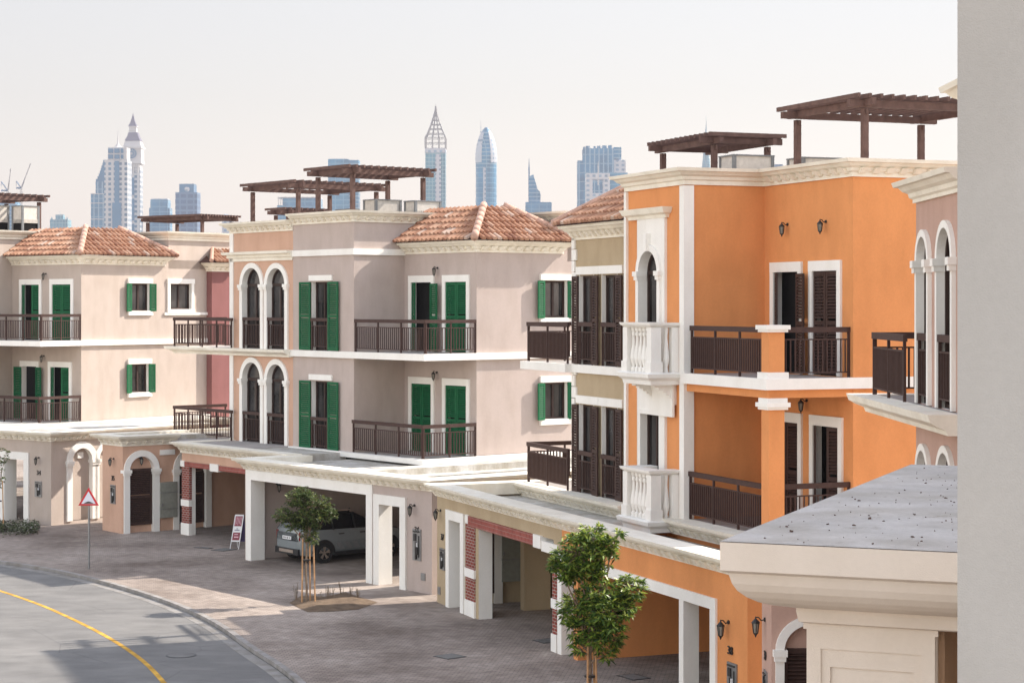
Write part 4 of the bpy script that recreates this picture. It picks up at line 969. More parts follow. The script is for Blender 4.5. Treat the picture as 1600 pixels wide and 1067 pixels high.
def ac(g, D, pl_, pc, pr, ytop, label, zb=10.75, h=1.0, grp='air conditioning units on the roof terraces'):
    X = (pc-800)/FPX*D; dx, dy = X-g.O[0], D-g.O[1]; u1 = dx*g.F[0]+dy*g.F[1]; v0 = dx*g.S[0]+dy*g.S[1]
    u0 = g.U(pl_, v0); v1 = g.V(pr, u1); zt = CH+(HZ-ytop)*D/FPX; zl = zt-h
    t = thing('air_conditioner', label, 'air conditioner', (*g.w(u0, v0), zb), -g.phi, grp); off = (u0, v0, zb)
    m = MB(); m.box(u0+.03, u1-.03, v0+.03, v1-.03, zl+.17, zt-.04); m.build('casing', 'acbeige', t, off)
    m = MB()
    for u in (u0, u1-.09):
        for v in (v0, v1-.09): m.box(u, u+.09, v, v+.09, zb, zt-.03)
    m.box(u0-.01, u1+.01, v0-.01, v1+.01, zt-.04, zt); m.build('frame', 'acgrey', t, off)
    m = MB(); m.box(u0+.06, u1-.06, v0+.06, v1-.06, zb, zl+.17); m.build('dark_fan_gap', 'dark', t, off)  # solid near-black block standing for the shaded gap under the casing
    m = MB(); n = 14
    for k in range(n):
        v = v0+.1+(v1-v0-.2)*k/(n-1); m.box(u1-.05, u1-.01, v-.02, v+.02, zl, zl+.17)
    for k in range(7):
        u = u0+.1+(u1-u0-.2)*k/6; m.box(u-.02, u+.02, v0+.01, v0+.05, zl, zl+.17)
    m.build('grille', 'acbeige', t, off)
ac(G1, 74, 567, 587, 628, 311, 'beige air conditioner under the right side of the mauve villa pergola', h=.62)
ac(G1, 73.5, 631, 649, 690, 313, 'beige air conditioner beside the tiled roof, behind the right pergola post', h=.55)
ac(G1, 86, 524, 548, 562, 326, 'low grey roof unit peeping above the parapet left of the mauve villa air conditioners', h=.5)
ac(G2, 53, 1123, 1146, 1210, 241, 'large beige air conditioner under the small orange villa pergola', h=.75)
ac(G2, 52, 1229, 1254, 1315, 245, 'beige air conditioner behind the left post of the largest pergola', h=.75)
ac(G0, 91, 18, 35, 62, 321, 'beige air conditioner beside the right post of the cut-off pergola', h=.8)
ac(G0, 92, -22, -10, 15, 320, 'beige air conditioner at the very left edge of the photo', h=.8)

# ================================================================== STREET THINGS
def world_mb(): return MB()
# road sign
D = 65.3; X = (139-800)/FPX*D; t = thing('road_sign', 'triangular red bordered speed hump warning sign on a grey post by the kerb', 'road sign', (X, D, 0))
m = MB(); m.tube((X, D, 0), (X, D, 2.66), .035, .035, 10); m.build('post', 'steel', t, (X, D, 0))
def tri(mb, s, zc, y0, y1):
    P = [(X-s/2, zc-s*.2887), (X+s/2, zc-s*.2887), (X, zc+s*.577)]; b = len(mb.v)
    mb.mesh([(a, y0, b_) for a, b_ in P]+[(a, y1, b_) for a, b_ in P], [(0, 1, 2), (3, 5, 4), (0, 3, 4, 1), (1, 4, 5, 2), (2, 5, 3, 0)])
m = MB(); tri(m, .68, 2.28, D-.045, D-.065); m.build('sign_plate', 'red', t, (X, D, 0))
m = MB(); tri(m, .47, 2.28, D-.066, D-.072); m.build('sign_face', plain('sign_white', (.72, .72, .8), .4, var=.03), t, (X, D, 0))
m = MB(); n = 14
for k in range(n):
    a, b = -1+2*k/n, -1+2*(k+1)/n; f = lambda q: .055*math.cos(q*math.pi/2)**1.2 if abs(q) < 1 else 0
    m.hexa([(X+a*.15, D-.078, 2.155), (X+b*.15, D-.078, 2.155), (X+b*.15, D-.073, 2.155), (X+a*.15, D-.073, 2.155), (X+a*.15, D-.078, 2.165+f(a)), (X+b*.15, D-.078, 2.165+f(b)), (X+b*.15, D-.073, 2.165+f(b)), (X+a*.15, D-.073, 2.165+f(a))])
m.build('hump_symbol', 'black', t, (X, D, 0))
m = MB(); m.box(X-.05, X+.05, D-.04, D-.034, 2.1, 2.13); m.box(X-.05, X+.05, D-.04, D-.034, 2.4, 2.43); m.tube((X, D, .78), (X, D, .81), .055, .055, 10); m.build('bracket', 'steel', t, (X, D, 0))
# A-frame board
D = 70.6; X = (367-800)/FPX*D
t = thing('sign_board', 'folding A-frame board with maroon and white posters standing by the carport', 'sign board', (X, D, 0), R(-8))
def slant(mb, x0, x1, s0, s1, y, th, m=0, tilt=.19, lean=.11):
    f = lambda x, yy, s: (x+s*lean, yy+s*tilt, s)
    mb.hexa([f(x0, y, s0), f(x1, y, s0), f(x1, y+th, s0), f(x0, y+th, s0), f(x0, y, s1), f(x1, y, s1), f(x1, y+th, s1), f(x0, y+th, s1)], m)
m = MB(); slant(m, -.19, -.17, 0, 1.2, 0, .03); slant(m, .12, .14, 0, 1.2, 0, .03); slant(m, -.19, .14, .26, .29, 0, .03); slant(m, -.19, .14, 1.18, 1.2, 0, .03); m.build('front_frame', 'white', t)
m = MB(); slant(m, -.17, .12, .29, 1.18, .005, .02); pb = m.build('front_board', 'white', t)
m = MB(); slant(m, -.155, .105, .80, 1.15, -.002, .005); slant(m, -.155, .105, .31, .58, -.002, .005); m.build('poster', 'maroon', t)
m = MB()
for k in range(5): slant(m, -.14+.05*k, -.125+.05*k, .84+.03*(k % 2), 1.12, -.006, .003, lean=.11)
slant(m, -.10, .06, .40, .44, -.006, .003); slant(m, -.10, .03, .50, .53, -.006, .003); m.build('poster_marks', plain('poster_pink', (.7, .45, .5), .5), t)
m = MB(); slant(m, -.06, -.0, .70, .72, -.003, .004); slant(m, -.12, .06, .65, .675, -.003, .004); m.build('lettering', 'plum', t)
m = MB(); slant(m, -.05, .30, .22, 1.19, .48, .02, tilt=-.2, lean=-.02); m.build('back_board', 'plum', t)
m = MB(); slant(m, -.05, -.03, 0, .22, .48, .02, tilt=-.2, lean=-.02); slant(m, .28, .30, 0, .22, .48, .02, tilt=-.2, lean=-.02); m.build('back_leg', 'white', t)
# ironwork in the paving
def cover(px, py, w, d, ang, label, z=.004, name='drain_grate'):
    x, y = gpt(px, py, z); t = thing(name, label, 'drain cover', (x, y, z), R(ang)); m = MB(); m.box(-w/2, w/2, -d/2, d/2, -.02, .006); m.build('frame', 'grate', t)
    m = MB()
    for k in range(7): m.box(-w/2+.05, w/2-.05, -d/2+.06+(d-.16)*k/6, -d/2+.09+(d-.16)*k/6, .006, .012)
    m.build('bars', 'steel', t)
cover(350, 858.5, .62, .7, -35, 'dark square drain grate in the paving beside the A-frame board')
cover(856, 1000.5, .6, .6, -60, 'dark square drain grate in the shaded paving before the brick pillar')
cover(418, 1017, .55, .3, -60, 'iron gully grate set in the kerb line below the young tree', z=-.07, name='gully_grate')
cover(703, 1025, .6, .6, -50, 'faint square cover in the shaded forecourt paving near the bottom edge')
cover(318, 855.5, .7, .3, -35, 'narrow slot drain left of the square grate by the A-frame board')
cover(990, 1057, .7, .5, -60, 'iron cover in the forecourt paving right of the leafy tree stakes')

x, y = gpt(283, 1023, -.085); t = thing('manhole_cover', 'faint round manhole cover in the shaded asphalt near the yellow line', 'manhole cover', (x, y, -.085))
m = MB(); m.lathe((0, 0, 0), [(.38, -.01), (.38, .004)], 24); m.build('frame', 'grate', t); m = MB(); m.lathe((0, 0, .004), [(.33, 0), (.33, .004)], 24); m.build('lid', 'asphalt', t)
# ------------------------------------------------------------------ parked car
def make_car():
    # local: x forward, y left, origin at rear axle on the ground
    X0, Y0 = (505-800)/FPX*66.8, 66.8
    ang = math.atan2(G1.S[1], G1.S[0])
    side = .88
    cx = X0+(-math.sin(ang)*-1)*0; t = thing('parked_car', 'pale grey compact SUV with black roof parked in the carport of villa 36', 'car', (0, 0, 0), ang)
    # rear right wheel outer face centre lies at (X0,Y0): car centre line is `side` to the left
    t.location = (X0-math.sin(ang)*side, Y0+math.cos(ang)*side, 0)
    wb = 2.67
    st = [(-.86, .42, .62, 1.02, .66, .80), (-.80, .30, .74, 1.12, .72, 1.14), (-.62, .27, .86, 1.13, .80, 1.28), (-.40, .25, .91, 1.12, .68, 1.60), (.15, .24, .92, 1.11, .66, 1.66), (.9, .24, .92, 1.10, .67, 1.66), (1.45, .24, .92, 1.09, .66, 1.60), (1.95, .24, .92, 1.07, .72, 1.36), (2.35, .25, .92, 1.05, .80, 1.10), (2.9, .26, .91, 1.0, .76, 1.04), (3.3, .30, .84, .92, .66, .94), (3.46, .40, .66, .78, .5, .80)]
    rings = []
    for x, zb, w, zbelt, wr, zt in st:
        rings.append([(x, -w*.93, zb), (x, -w, zb+.2), (x, -w, .72 if zbelt > .9 else zb+.3), (x, -w*.965, zbelt), (x, -wr, zt-.05), (x, -wr*.8, zt), (x, wr*.8, zt), (x, wr, zt-.05), (x, w*.965, zbelt), (x, w, .72 if zbelt > .9 else zb+.3), (x, w, zb+.2), (x, w*.93, zb)])
    n = 12; body = MB(); gls = MB(); roof = MB()
    for i in range(len(st)-1):
        for j in range(n-1):
            q = [rings[i][j], rings[i+1][j], rings[i+1][j+1], rings[i][j+1]]
            gh = 2 <= i <= 7
            if gh and j in (3, 7): gls.face(q)
            elif gh and j in (4, 5, 6): (gls if i in (2, 7, 6) and j == 5 else roof).face(q)
            else: body.face(q)
    body.face(rings[0]); body.face(rings[-1][::-1])
    body.build('body', 'carpaint', t, smooth=True); gls.build('window', 'carglass', t, smooth=False); roof.build('roof', 'carblack', t)
    m = MB()
    for s in (-1, 1):
        y = s*.93
        for a, b in ((.42, wb-.42),): m.box(a, b, y-.03, y+.015, .24, .36)
        for xc in (0, wb):
            N = 12
            for k in range(N):
                t0, t1 = math.pi*k/N, math.pi*(k+1)/N; q = []
                for yy in (y-.05*s, y+.02*s):
                    for r_, tt in ((.33, t0), (.45, t0), (.45, t1), (.33, t1)): q.append((xc-r_*math.cos(tt), yy, .34+r_*math.sin(tt)))
                m.hexa(q)
    m.box(-.90, -.80, -.70, .70, .30, .50); m.build('wheel_arch_trim', 'carblack', t)
    m = MB(); m.box(-.915, -.90, -.42, .42, .36, .46); m.build('bumper_plate', 'alloy', t)
    for s in (-1, 1):
        for xc in (0, wb):
            w = thing('wheel', None, None, (xc, s*.86, .34)); w.parent = t; M_ = MB(); N = 24; prof = [(.20, -.11), (.32, -.11), (.345, -.07), (.345, .07), (.32, .11), (.20, .11)]
            for i in range(N):
                a0, a1 = 2*math.pi*i/N, 2*math.pi*(i+1)/N
                for k in range(5):
                    (r0, y0), (r1, y1) = prof[k], prof[k+1]
                    M_.face([(r0*math.cos(a0), y0, r0*math.sin(a0)), (r0*math.cos(a1), y0, r0*math.sin(a1)), (r1*math.cos(a1), y1, r1*math.sin(a1)), (r1*math.cos(a0), y1, r1*math.sin(a0))])
            M_.build('tyre', 'tyre', w)
            Rm = MB(); Rm.tube((0, s*.02, 0), (0, s*.10, 0), .06, .05, 10)
            for k in range(5):
                a = 2*math.pi*k/5+.3
                for dd in (-.16, .16): Rm.bar((.04*math.cos(a), s*.085, .04*math.sin(a)), (.215*math.cos(a+dd), s*.10, .215*math.sin(a+dd)), .035, .035)
            for i in range(N):
                a0, a1 = 2*math.pi*i/N, 2*math.pi*(i+1)/N; Rm.face([(.195*math.cos(a0), s*.105, .195*math.sin(a0)), (.195*math.cos(a1), s*.105, .195*math.sin(a1)), (.225*math.cos(a1), s*.105, .225*math.sin(a1)), (.225*math.cos(a0), s*.105, .225*math.sin(a0))])
            Rm.build('rim', 'alloy', w); dm = MB(); dm.tube((0, -s*.05, 0), (0, s*.05, 0), .24, .24, 20); dm.build('hub', 'carblack', w)
    for s in (-1, 1):
        m = MB(); m.box(-.83, -.70, s*.66-.06, s*.66+.06, .78, 1.06); m.build('tail_light', 'tail', t)
        m = MB(); m.box(.0, 1.3, s*.63-.015, s*.63+.015, 1.68, 1.72)
        for x in (.02, .65, 1.28): m.box(x-.03, x+.03, s*.63-.015, s*.63+.015, 1.62, 1.69)
        m.build('roof_rail', 'alloy', t)
        for x in (.62, 1.48): m = MB(); m.box(x, x+.2, s*.915-.02, s*.915+.02, .93, .965); m.build('door_handle', 'carblack', t)
        m = MB(); m.box(1.93, 2.08, s*1.0-.09, s*1.0+.09, 1.05, 1.2); m.build('wing_mirror', 'carblack', t, bevel=.03)
        m = MB()
        for x in (.50, .82, 1.14, 1.46):
            f = s*.925; q = [(x+.16, f-.004, .42), (x+.36, f-.004, .42), (x+.20, f-.004, .66), (x, f-.004, .66)]
            m.hexa([(a, f-.004, c) for a, b, c in q]+[(a, f+.004, c) for a, b, c in q])
        m.build('door_decal', 'acgrey', t)
        m = MB()
        for x in (.40, 1.28, 2.12): m.bar((x, s*.9, 1.09), (x+.02, s*.7, 1.58), .05, .05)
        m.build('window_pillar', 'carblack', t)
    m = MB(); m.box(-.885, -.865, -.26, .26, .79, .90); np = m.build('number_plate', 'white', t)
    m = MB()
    for k, y in enumerate((-.2, -.1, -.05, .03, .1, .17)): m.box(-.889, -.885, y, y+.028, .815, .875)
    m.build('plate_characters', 'black', np)
    m = MB(); m.box(-.84, -.80, -.30, .30, .93, .98); m.build('boot_trim', 'carblack', t)
    for s in (-1, 1): m = MB(); m.tube((3.28, s*.6, .78), (3.40, s*.6, .78), .12, .12, 14); m.build('headlight', 'glow_glass', t)
make_car()

# ------------------------------------------------------------------ trees and plants
def leaf(mb, p, d, L, w, droop, r):
    """one folded leaf blade"""
    p = Vector(p); d = d.normalized(); up = Vector((0, 0, 1)); s = d.cross(up)
    s = s.normalized() if s.length > .1 else Vector((1, 0, 0)); n = s.cross(d)
    roll = random.uniform(-.8, .8); s2 = s*math.cos(roll)+n*math.sin(roll)
    m_ = p+d*L*.5-up*droop*L*.18; e = p+d*L-up*droop*L*.6
    mb.face([p, m_+s2*w/2, e], 0, r); mb.face([p, e, m_-s2*w/2-n*w*.12], 0, min(1, r+.08))
def limb_path(mb, p, q, r0, r1, n=4, jit=.05):
    p, q = Vector(p), Vector(q); prev = p; pr = r0
    for k in range(1, n+1):
        c = p.lerp(q, k/n)+(Vector((random.uniform(-jit, jit), random.uniform(-jit, jit), 0)) if k < n else Vector()); r = r0+(r1-r0)*k/n
        mb.tube(prev, c, pr, r, 7); prev = c; pr = r
def tree(name, label, base, h_clear, lobes, nleaf, L, w, mat, stakes, trunk_r=.05, group=None, tipcol=.25, bands=True):
    """lobes: (dx, dy, z, radius, radius_z) leafy masses, each fed by a limb"""
    t = thing(name, label, 'tree', base, 0, group); tr = MB()
    limb_path(tr, (0, 0, 0), (0, 0, h_clear), trunk_r, trunk_r*.75, 4, .02)
    lv = MB(); tot = sum(l[3]**2 for l in lobes)
    for dx, dy, z, ra, rz in lobes:
        c = Vector((dx, dy, z)); limb_path(tr, (0, 0, min(h_clear, z-.2)), c, trunk_r*.6, trunk_r*.2, 4, .05)
        nt = max(4, int(nleaf*ra*ra/tot/15))
        for _ in range(nt):
            u = random.gauss(0, 1), random.gauss(0, 1), random.gauss(0, 1); v = Vector(u).normalized()
            rr = random.uniform(.3, 1.12)**.6
            tip = c+Vector((v.x*ra*rr, v.y*ra*rr, v.z*rz*rr)); dirv = (tip-c+Vector((0, 0, .15*ra))).normalized()
            if random.random() < .5: tr.tube(c.lerp(tip, .25), tip, .010, .005, 4, cap=False)
            for k in range(15):
                a = 2*math.pi*k*.381+random.random(); el = random.uniform(-.35, .75)
                q = Vector((math.cos(a)*math.cos(el), math.sin(a)*math.cos(el), math.sin(el)))+dirv*.45
                young = el > .45 and random.random() < tipcol*2
                leaf(lv, tip-dirv*random.uniform(0, .12)*ra*2, q, L*random.uniform(.6, 1.15), w*random.uniform(.7, 1.1), random.uniform(0, 1.1), (random.uniform(.75, 1) if young else random.uniform(0, .7)))
    tr.build('trunk', 'bark', t); lv.build('crown', mat, t, rnd=True)
    for sx, sy, sz in stakes:
        m = MB(); m.tube((sx, sy, -.05), (sx*.8, sy*.8, sz), .024, .022, 7); m.build('stake', 'bamboo', t)
    if bands:
        m = MB(); m.lathe((0, 0, max(.6, h_clear-.5)), [(.12, 0), (.125, .04)], 8); m.build('tie', 'black', t)
# young tree in the forecourt
bx, by = gpt(479, 943)
tree('young_tree', 'young feathery tree tied to three stakes in front of the carport', (bx, by, 0), 1.75,
     [(-.2, .1, 3.05, .46, .30), (.3, 0, 2.85, .44, .36), (-.66, -.1, 2.6, .34, .24), (-.4, 0, 2.3, .25, .2), (.1, 0, 2.55, .5, .35), (.55, .1, 2.6, .33, .26), (.12, -.1, 2.05, .30, .34), (-.1, 0, 3.25, .3, .2), (-.1, .1, 2.35, .3, .25)],
     6500, .13, .038, 'leaf2', [(-.13, -.05, 1.9), (.1, .08, 1.8), (.26, -.08, 1.75)], .035)
D = 41.0; bx, by = (922-800)/FPX*D, D
s_ = D/FPX
def lb(px, py, r, rz=None, dy=0): return ((px-922)*s_, dy, CH-(py-HZ)*s_, r*s_, (rz or r)*s_)
tree('broadleaf_tree', 'leafy broadleaf tree with glossy leaves in front of the orange carport', (bx, by, 0), 1.5,
     [lb(925, 838, 30, 22), lb(905, 862, 42, 30), lb(880, 880, 30, 20), lb(930, 868, 34, 32, .2), lb(965, 832, 9, 8), lb(948, 850, 22, 14), lb(890, 893, 28, 18, .1), lb(925, 896, 22, 16), lb(935, 928, 38, 25), lb(900, 955, 34, 30, .2), lb(950, 955, 40, 34, -.1), lb(985, 917, 26, 18), lb(975, 945, 24, 24), lb(930, 985, 34, 28), lb(895, 985, 18, 24), lb(958, 990, 26, 30, .1), lb(945, 1020, 14, 22), lb(905, 1010, 12, 14)],
     11500, .16, .052, 'leaf', [(-.06, -.1, 1.75), (.1, .1, 1.7), (.14, -.06, 1.6)], .045, tipcol=.42)
bx, by = gpt(4, 828)
tree('young_tree', 'sparse sapling with one stake at the left edge of the photo', (bx-.15, by, 0), 1.6, [(-.1, 0, 3.0, .45, .5), (.15, 0, 2.4, .35, .4), (-.3, 0, 2.2, .4, .4), (.1, .1, 1.8, .22, .3), (.25, 0, 2.9, .18, .2)], 620, .15, .05, 'leaf2', [(.2, -.05, 1.9)], .03)
# planting bed with dead stems
bed = [gpt(*q) for q in ((452, 942), (470, 931), (500, 934), (540, 925), (560, 932), (590, 941), (560, 952), (520, 955), (480, 956))]
mb = MB(); c = Vector((sum(p[0] for p in bed)/9, sum(p[1] for p in bed)/9)); mb.face([(x, y, .008) for x, y in bed])
inner = [((x-c.x)*.6+c.x, (y-c.y)*.6+c.y, .09) for x, y in bed]
for i in range(9): j = (i+1) % 9; mb.face([(*bed[i], .01), (*bed[j], .01), inner[j], inner[i]])
mb.face(inner); structure('planting_bed', mb, 'soil')
def shrub(px, py, h, n, label, group, mat='dry', L=.07, spread=.14, name='small_shrub'):
    x, y = gpt(px, py); t = thing(name, label, 'plant', (x, y, 0), 0, group); st = MB(); lv = MB()
    for k in range(n):
        a = random.random()*6.3; q = Vector((math.cos(a)*spread*random.random()**.5, math.sin(a)*spread*random.random()**.5, h*random.uniform(.6, 1))); st.tube((q.x*.3, q.y*.3, 0), q, .007, .004, 4, cap=False)
        for j in range(7):
            p = Vector((q.x*.3, q.y*.3, 0)).lerp(q, random.uniform(.35, 1)); b = random.random()*6.3
            leaf(lv, p, Vector((math.cos(b), math.sin(b), random.uniform(0, .8))), L*random.uniform(.7, 1.2), L*.4, .4, random.random())
    st.build('stem', 'bark', t); lv.build('foliage', mat, t, rnd=True)
for i, (px, py, h, wh) in enumerate(((463, 938, .55, 'left end, closest to the stakes'), (497, 940, .35, 'just right of the stakes'), (510, 938, .45, 'second right of the stakes'), (517, 936, .4, 'middle of the soil bed'), (535, 933, .5, 'tallest, right of the middle'), (547, 934, .4, 'second from the right end'), (559, 935, .38, 'right end of the soil bed'))):
    shrub(px, py, h, 6, 'small withered plant in the young tree soil bed, '+wh, 'withered plants in the soil bed', L=.05)
gc = MB(); 
for k in range(700):
    px, py = random.uniform(-25, 60), random.gauss(829, 3.6)
    if py > 840 or py < 818: continue
    x, y = gpt(px, py); 
    for j in range(5):
        b = random.random()*6.3; leaf(gc, (x, y, random.uniform(0, .28)), Vector((math.cos(b), math.sin(b), random.uniform(0, 1))), .13, .05, .4, random.random())
tag(gc.build('ground_cover', rnd_mat('ground_cover_leaves', [(0, (.03, .045, .018)), (.7, (.08, .10, .035)), (1, (.42, .38, .34))], .7), rnd=True), 'low dark flowering ground cover in the bed at the left edge', 'ground cover', kind='stuff')

# ================================================================== FAR SKYLINE (about 3.5 km away)
def facade_mat(name, wall, glass, pw, ph, fw=.35, fh=.35, rough=.35):
    """window grid: pw x ph metres per bay, wall strips fw and fh of it"""
    m, n, l, p = nm(name); tc = n.new('ShaderNodeTexCoord'); s = n.new('ShaderNodeSeparateXYZ'); l.new(tc.outputs['Object'], s.inputs[0])
    def cell(sock, per, fr):
        a = n.new('ShaderNodeMath'); a.operation = 'DIVIDE'; l.new(sock, a.inputs[0]); a.inputs[1].default_value = per
        b = n.new('ShaderNodeMath'); b.operation = 'FRACT'; l.new(a.outputs[0], b.inputs[0])
        c = n.new('ShaderNodeMath'); c.operation = 'GREATER_THAN'; l.new(b.outputs[0], c.inputs[0]); c.inputs[1].default_value = fr; return c.outputs[0]
    ad = n.new('ShaderNodeMath'); ad.operation = 'ADD'; l.new(s.outputs[0], ad.inputs[0]); l.new(s.outputs[1], ad.inputs[1])
    mu = n.new('ShaderNodeMath'); mu.operation = 'MULTIPLY'; l.new(cell(ad.outputs[0], pw, fw), mu.inputs[0]); l.new(cell(s.outputs[2], ph, fh), mu.inputs[1])
    nz = n.new('ShaderNodeTexNoise'); nz.inputs['Scale'].default_value = .03; nz.inputs['Detail'].default_value = 4; l.new(tc.outputs['Object'], nz.inputs[0])
    r = ramp(n, [(.35, sc(glass, .7)), (.65, sc(glass, 1.3))]); l.new(nz.outputs[0], r.inputs[0])
    l.new(mix(n, l, 'MIX', wall, r.outputs[0], mu.outputs[0]), p.inputs['Base Color']); p.inputs['Roughness'].default_value = rough
    return m
# dusty stains on the canopy top
_m = bpy.data.materials['canopy_top_screed']; _n = _m.node_tree.nodes; _l = _m.node_tree.links; _p = _n['Principled BSDF']; _src = _p.inputs['Base Color'].links[0].from_socket
_t = _n.new('ShaderNodeTexCoord'); _mp = _n.new('ShaderNodeMapping'); _mp.inputs['Scale'].default_value = (2.2, 1.3, 1); _a = _n.new('ShaderNodeTexNoise'); _a.inputs['Scale'].default_value = 2.4; _a.inputs['Detail'].default_value = 11; _a.inputs['Roughness'].default_value = .72
_l.new(_t.outputs['Object'], _mp.inputs[0]); _l.new(_mp.outputs[0], _a.inputs['Vector']); _r = ramp(_n, [(.0, (1, 1, 1)), (.60, (1, 1, 1)), (.68, (.72, .69, .64)), (.76, (.45, .41, .36))]); _l.new(_a.outputs[0], _r.inputs[0])
_l.new(mix(_n, _l, 'MULTIPLY', _src, _r.outputs[0], 1.0), _p.inputs['Base Color'])
WALLC = (.55, .56, .56); GL = (.06, .17, .30)
M['fa_grid'] = facade_mat('punched_window_facade', (.76, .77, .78), (.05, .21, .36), 9.0, 8.5, .48, .45)
M['fa_band'] = facade_mat('banded_glass_facade', (.34, .56, .68), (.03, .27, .48), 40, 7, .03, .3)
M['fa_col'] = facade_mat('ribbed_glass_facade', (.32, .52, .66), (.03, .24, .44), 8, 16, .3, .08)
M['fa_blue'] = facade_mat('blue_glass_facade', (.16, .44, .64), (.03, .28, .50), 14, 9, .1, .2, .2)
M['fa_teal'] = facade_mat('teal_glass_facade', (.34, .60, .66), (.10, .36, .48), 6, 7, .2, .2, .3)
M['fa_dark'] = facade_mat('dark_blue_facade', (.10, .24, .42), (.015, .11, .26), 12, 10, .2, .35)
M['fa_pale'] = facade_mat('pale_concrete_facade', (.80, .82, .86), (.30, .45, .6), 10, 8, .5, .5)
M['fa_wall'] = plain('tower_stone', (.78, .76, .74), .8, var=.05, scale=.05)
M['fa_solid'] = plain('tower_blue_panel', (.03, .21, .40), .3, var=.2, scale=.02)
M['fa_lat'] = plain('tower_lattice', (.34, .32, .30), .6, scale=.05)
M['fa_violet'] = plain('tower_spire_tiles', (.22, .20, .27), .7, scale=.05)
class Tower:
    def __init__(s, name, label, px, D, cat='tower'):
        s.D = D; s.k = D/FPX; s.x = (px-800)*s.k; s.t = thing(name, label, cat, (s.x, D, -.1)); s.px = px
    def X(s, px): return (px-s.px)*s.k
    def Zp(s, py): return CH+.1+(HZ-py)*s.k
    def part(s, name, mat, mb, parent=None, **k): return mb.build(name, mat, parent or s.t, **k)
    def box(s, mb, x0, x1, y0, y1=None, d0=0, d1=None):
        """pixel columns x0..x1 and rows y0 (top)..y1; depth range in metres behind the front"""
        a, b = s.X(x0), s.X(x1); d1 = d1 if d1 is not None else d0+(b-a)
        mb.box(a, b, d0, d1, 0 if y1 is None else s.Zp(y1), s.Zp(y0))
    def frus(s, mb, pts, n=4, rot=math.pi/4, cx=None, cd=0, sq=None):
        """stack of rings: (half width px, row)"""
        f = 1/math.cos(math.pi/4) if n == 4 else 1; c = s.X(cx if cx else s.px)
        vs = []; 
        for hw, py in pts:
            for i in range(n):
                q = rot+2*math.pi*i/n; vs.append((c+math.cos(q)*hw*f*s.k, cd+math.sin(q)*hw*f*s.k, s.Zp(py)))
        fs = [(k*n+i, k*n+(i+1) % n, (k+1)*n+(i+1) % n, (k+1)*n+i) for k in range(len(pts)-1) for i in range(n)]+[tuple(range(n))[::-1], tuple(range((len(pts)-1)*n, len(pts)*n))]
        mb.mesh(vs, fs)
# clock tower with a stepped spire
T = Tower('clock_tower', 'pale clock tower with a violet stepped spire, tallest of the left skyline cluster', 206, 3400)
m = MB(); T.box(m, 196, 219, 262); T.part('shaft', 'fa_grid', m)
m = MB(); T.box(m, 203.5, 210, 278, 305, -3, 2); T.box(m, 203.5, 210, 311, 345, -3, 2); T.box(m, 203.5, 210, 350, 440, -3, 2); T.part('glazed_strip', 'fa_solid', m)
m = MB(); T.box(m, 196.5, 218.5, 256, 262, -2, 23); [T.box(m, 199+3.3*k, 200.5+3.3*k, 256, 270, -4, -2) for k in range(6)]; T.box(m, 195, 221.5, 252, 256, -6, 28); T.box(m, 194.5, 222, 229, 232, -8, 30); T.part('cornice', 'fa_wall', m)
m = MB(); T.box(m, 197, 221, 231, 252, -3, 24); co = T.part('clock_stage', 'fa_wall', m)
m = MB(); c = T.X(206.5); zc = T.Zp(240.5); N = 24
for r0, r1, dd in ((6.2, 7.6, 0), (2.2, 3.6, 0)):
    for i in range(N):
        a0, a1 = 2*math.pi*i/N, 2*math.pi*(i+1)/N; m.face([(c+r*T.k*math.cos(a), -5, zc+r*T.k*math.sin(a)) for r, a in ((r0, a0), (r1, a0), (r1, a1), (r0, a1))])
for i in range(12):
    a = 2*math.pi*i/12; m.bar((c+3.6*T.k*math.cos(a), -5, zc+3.6*T.k*math.sin(a)), (c+6.2*T.k*math.cos(a), -5, zc+6.2*T.k*math.sin(a)), 1, 1)
T.part('clock_face', 'fa_solid', m, co)
m = MB(); T.frus(m, [(14, 229), (13, 226), (12, 222), (10.5, 220)], cx=207, cd=11); T.part('parapet', 'fa_wall', m)
m = MB(); T.frus(m, [(12, 220), (9, 214), (7, 207)], cx=207, cd=11); T.frus(m, [(6.5, 197), (4, 192), (2, 185), (.7, 179), (.15, 176)], cx=206, cd=11); T.part('spire_roof', 'fa_violet', m)
m = MB(); T.frus(m, [(6, 207), (5.6, 205), (6, 204), (5.4, 199), (6.6, 198), (6.4, 197)], cx=206.3, cd=11); T.part('belfry', 'fa_wall', m)
T = Tower('skyscraper', 'pale tower with a needle spire and blue centre strip left of the clock tower', 182, 3330)
m = MB(); T.box(m, 163, 199, 250); T.part('shaft', 'fa_grid', m)
m = MB(); T.box(m, 179.5, 186.5, 252, 320, -3, 2); T.box(m, 176, 189.5, 317, 440, -4, 2); T.part('glazed_strip', 'fa_solid', m)
m = MB(); T.box(m, 168.5, 198, 230.5, 250, 0, 30); o = T.part('crown', 'fa_wall', m)
m = MB(); [T.box(m, a, b, c_, d_, -2, 1) for a, b in ((169.5, 177), (179, 187), (189, 193)) for c_, d_ in ((232.5, 239.5), (242, 248.5))]; T.part('crown_window', 'fa_solid', m, o)
m = MB(); T.frus(m, [(8, 230.5), (4.5, 228), (2.2, 225), (1.2, 220), (.7, 212), (.2, 202)], n=8, cx=182, cd=12); T.part('spire', 'fa_wall', m)
T = Tower('skyscraper', 'slender blue glass tower with curved pointed shoulder, left of the clock tower cluster', 153, 3450)
m = MB(); T.box(m, 142, 165, 303); T.box(m, 149, 165, 284, 303, 2, 20); T.part('shaft', 'fa_col', m)
m = MB()
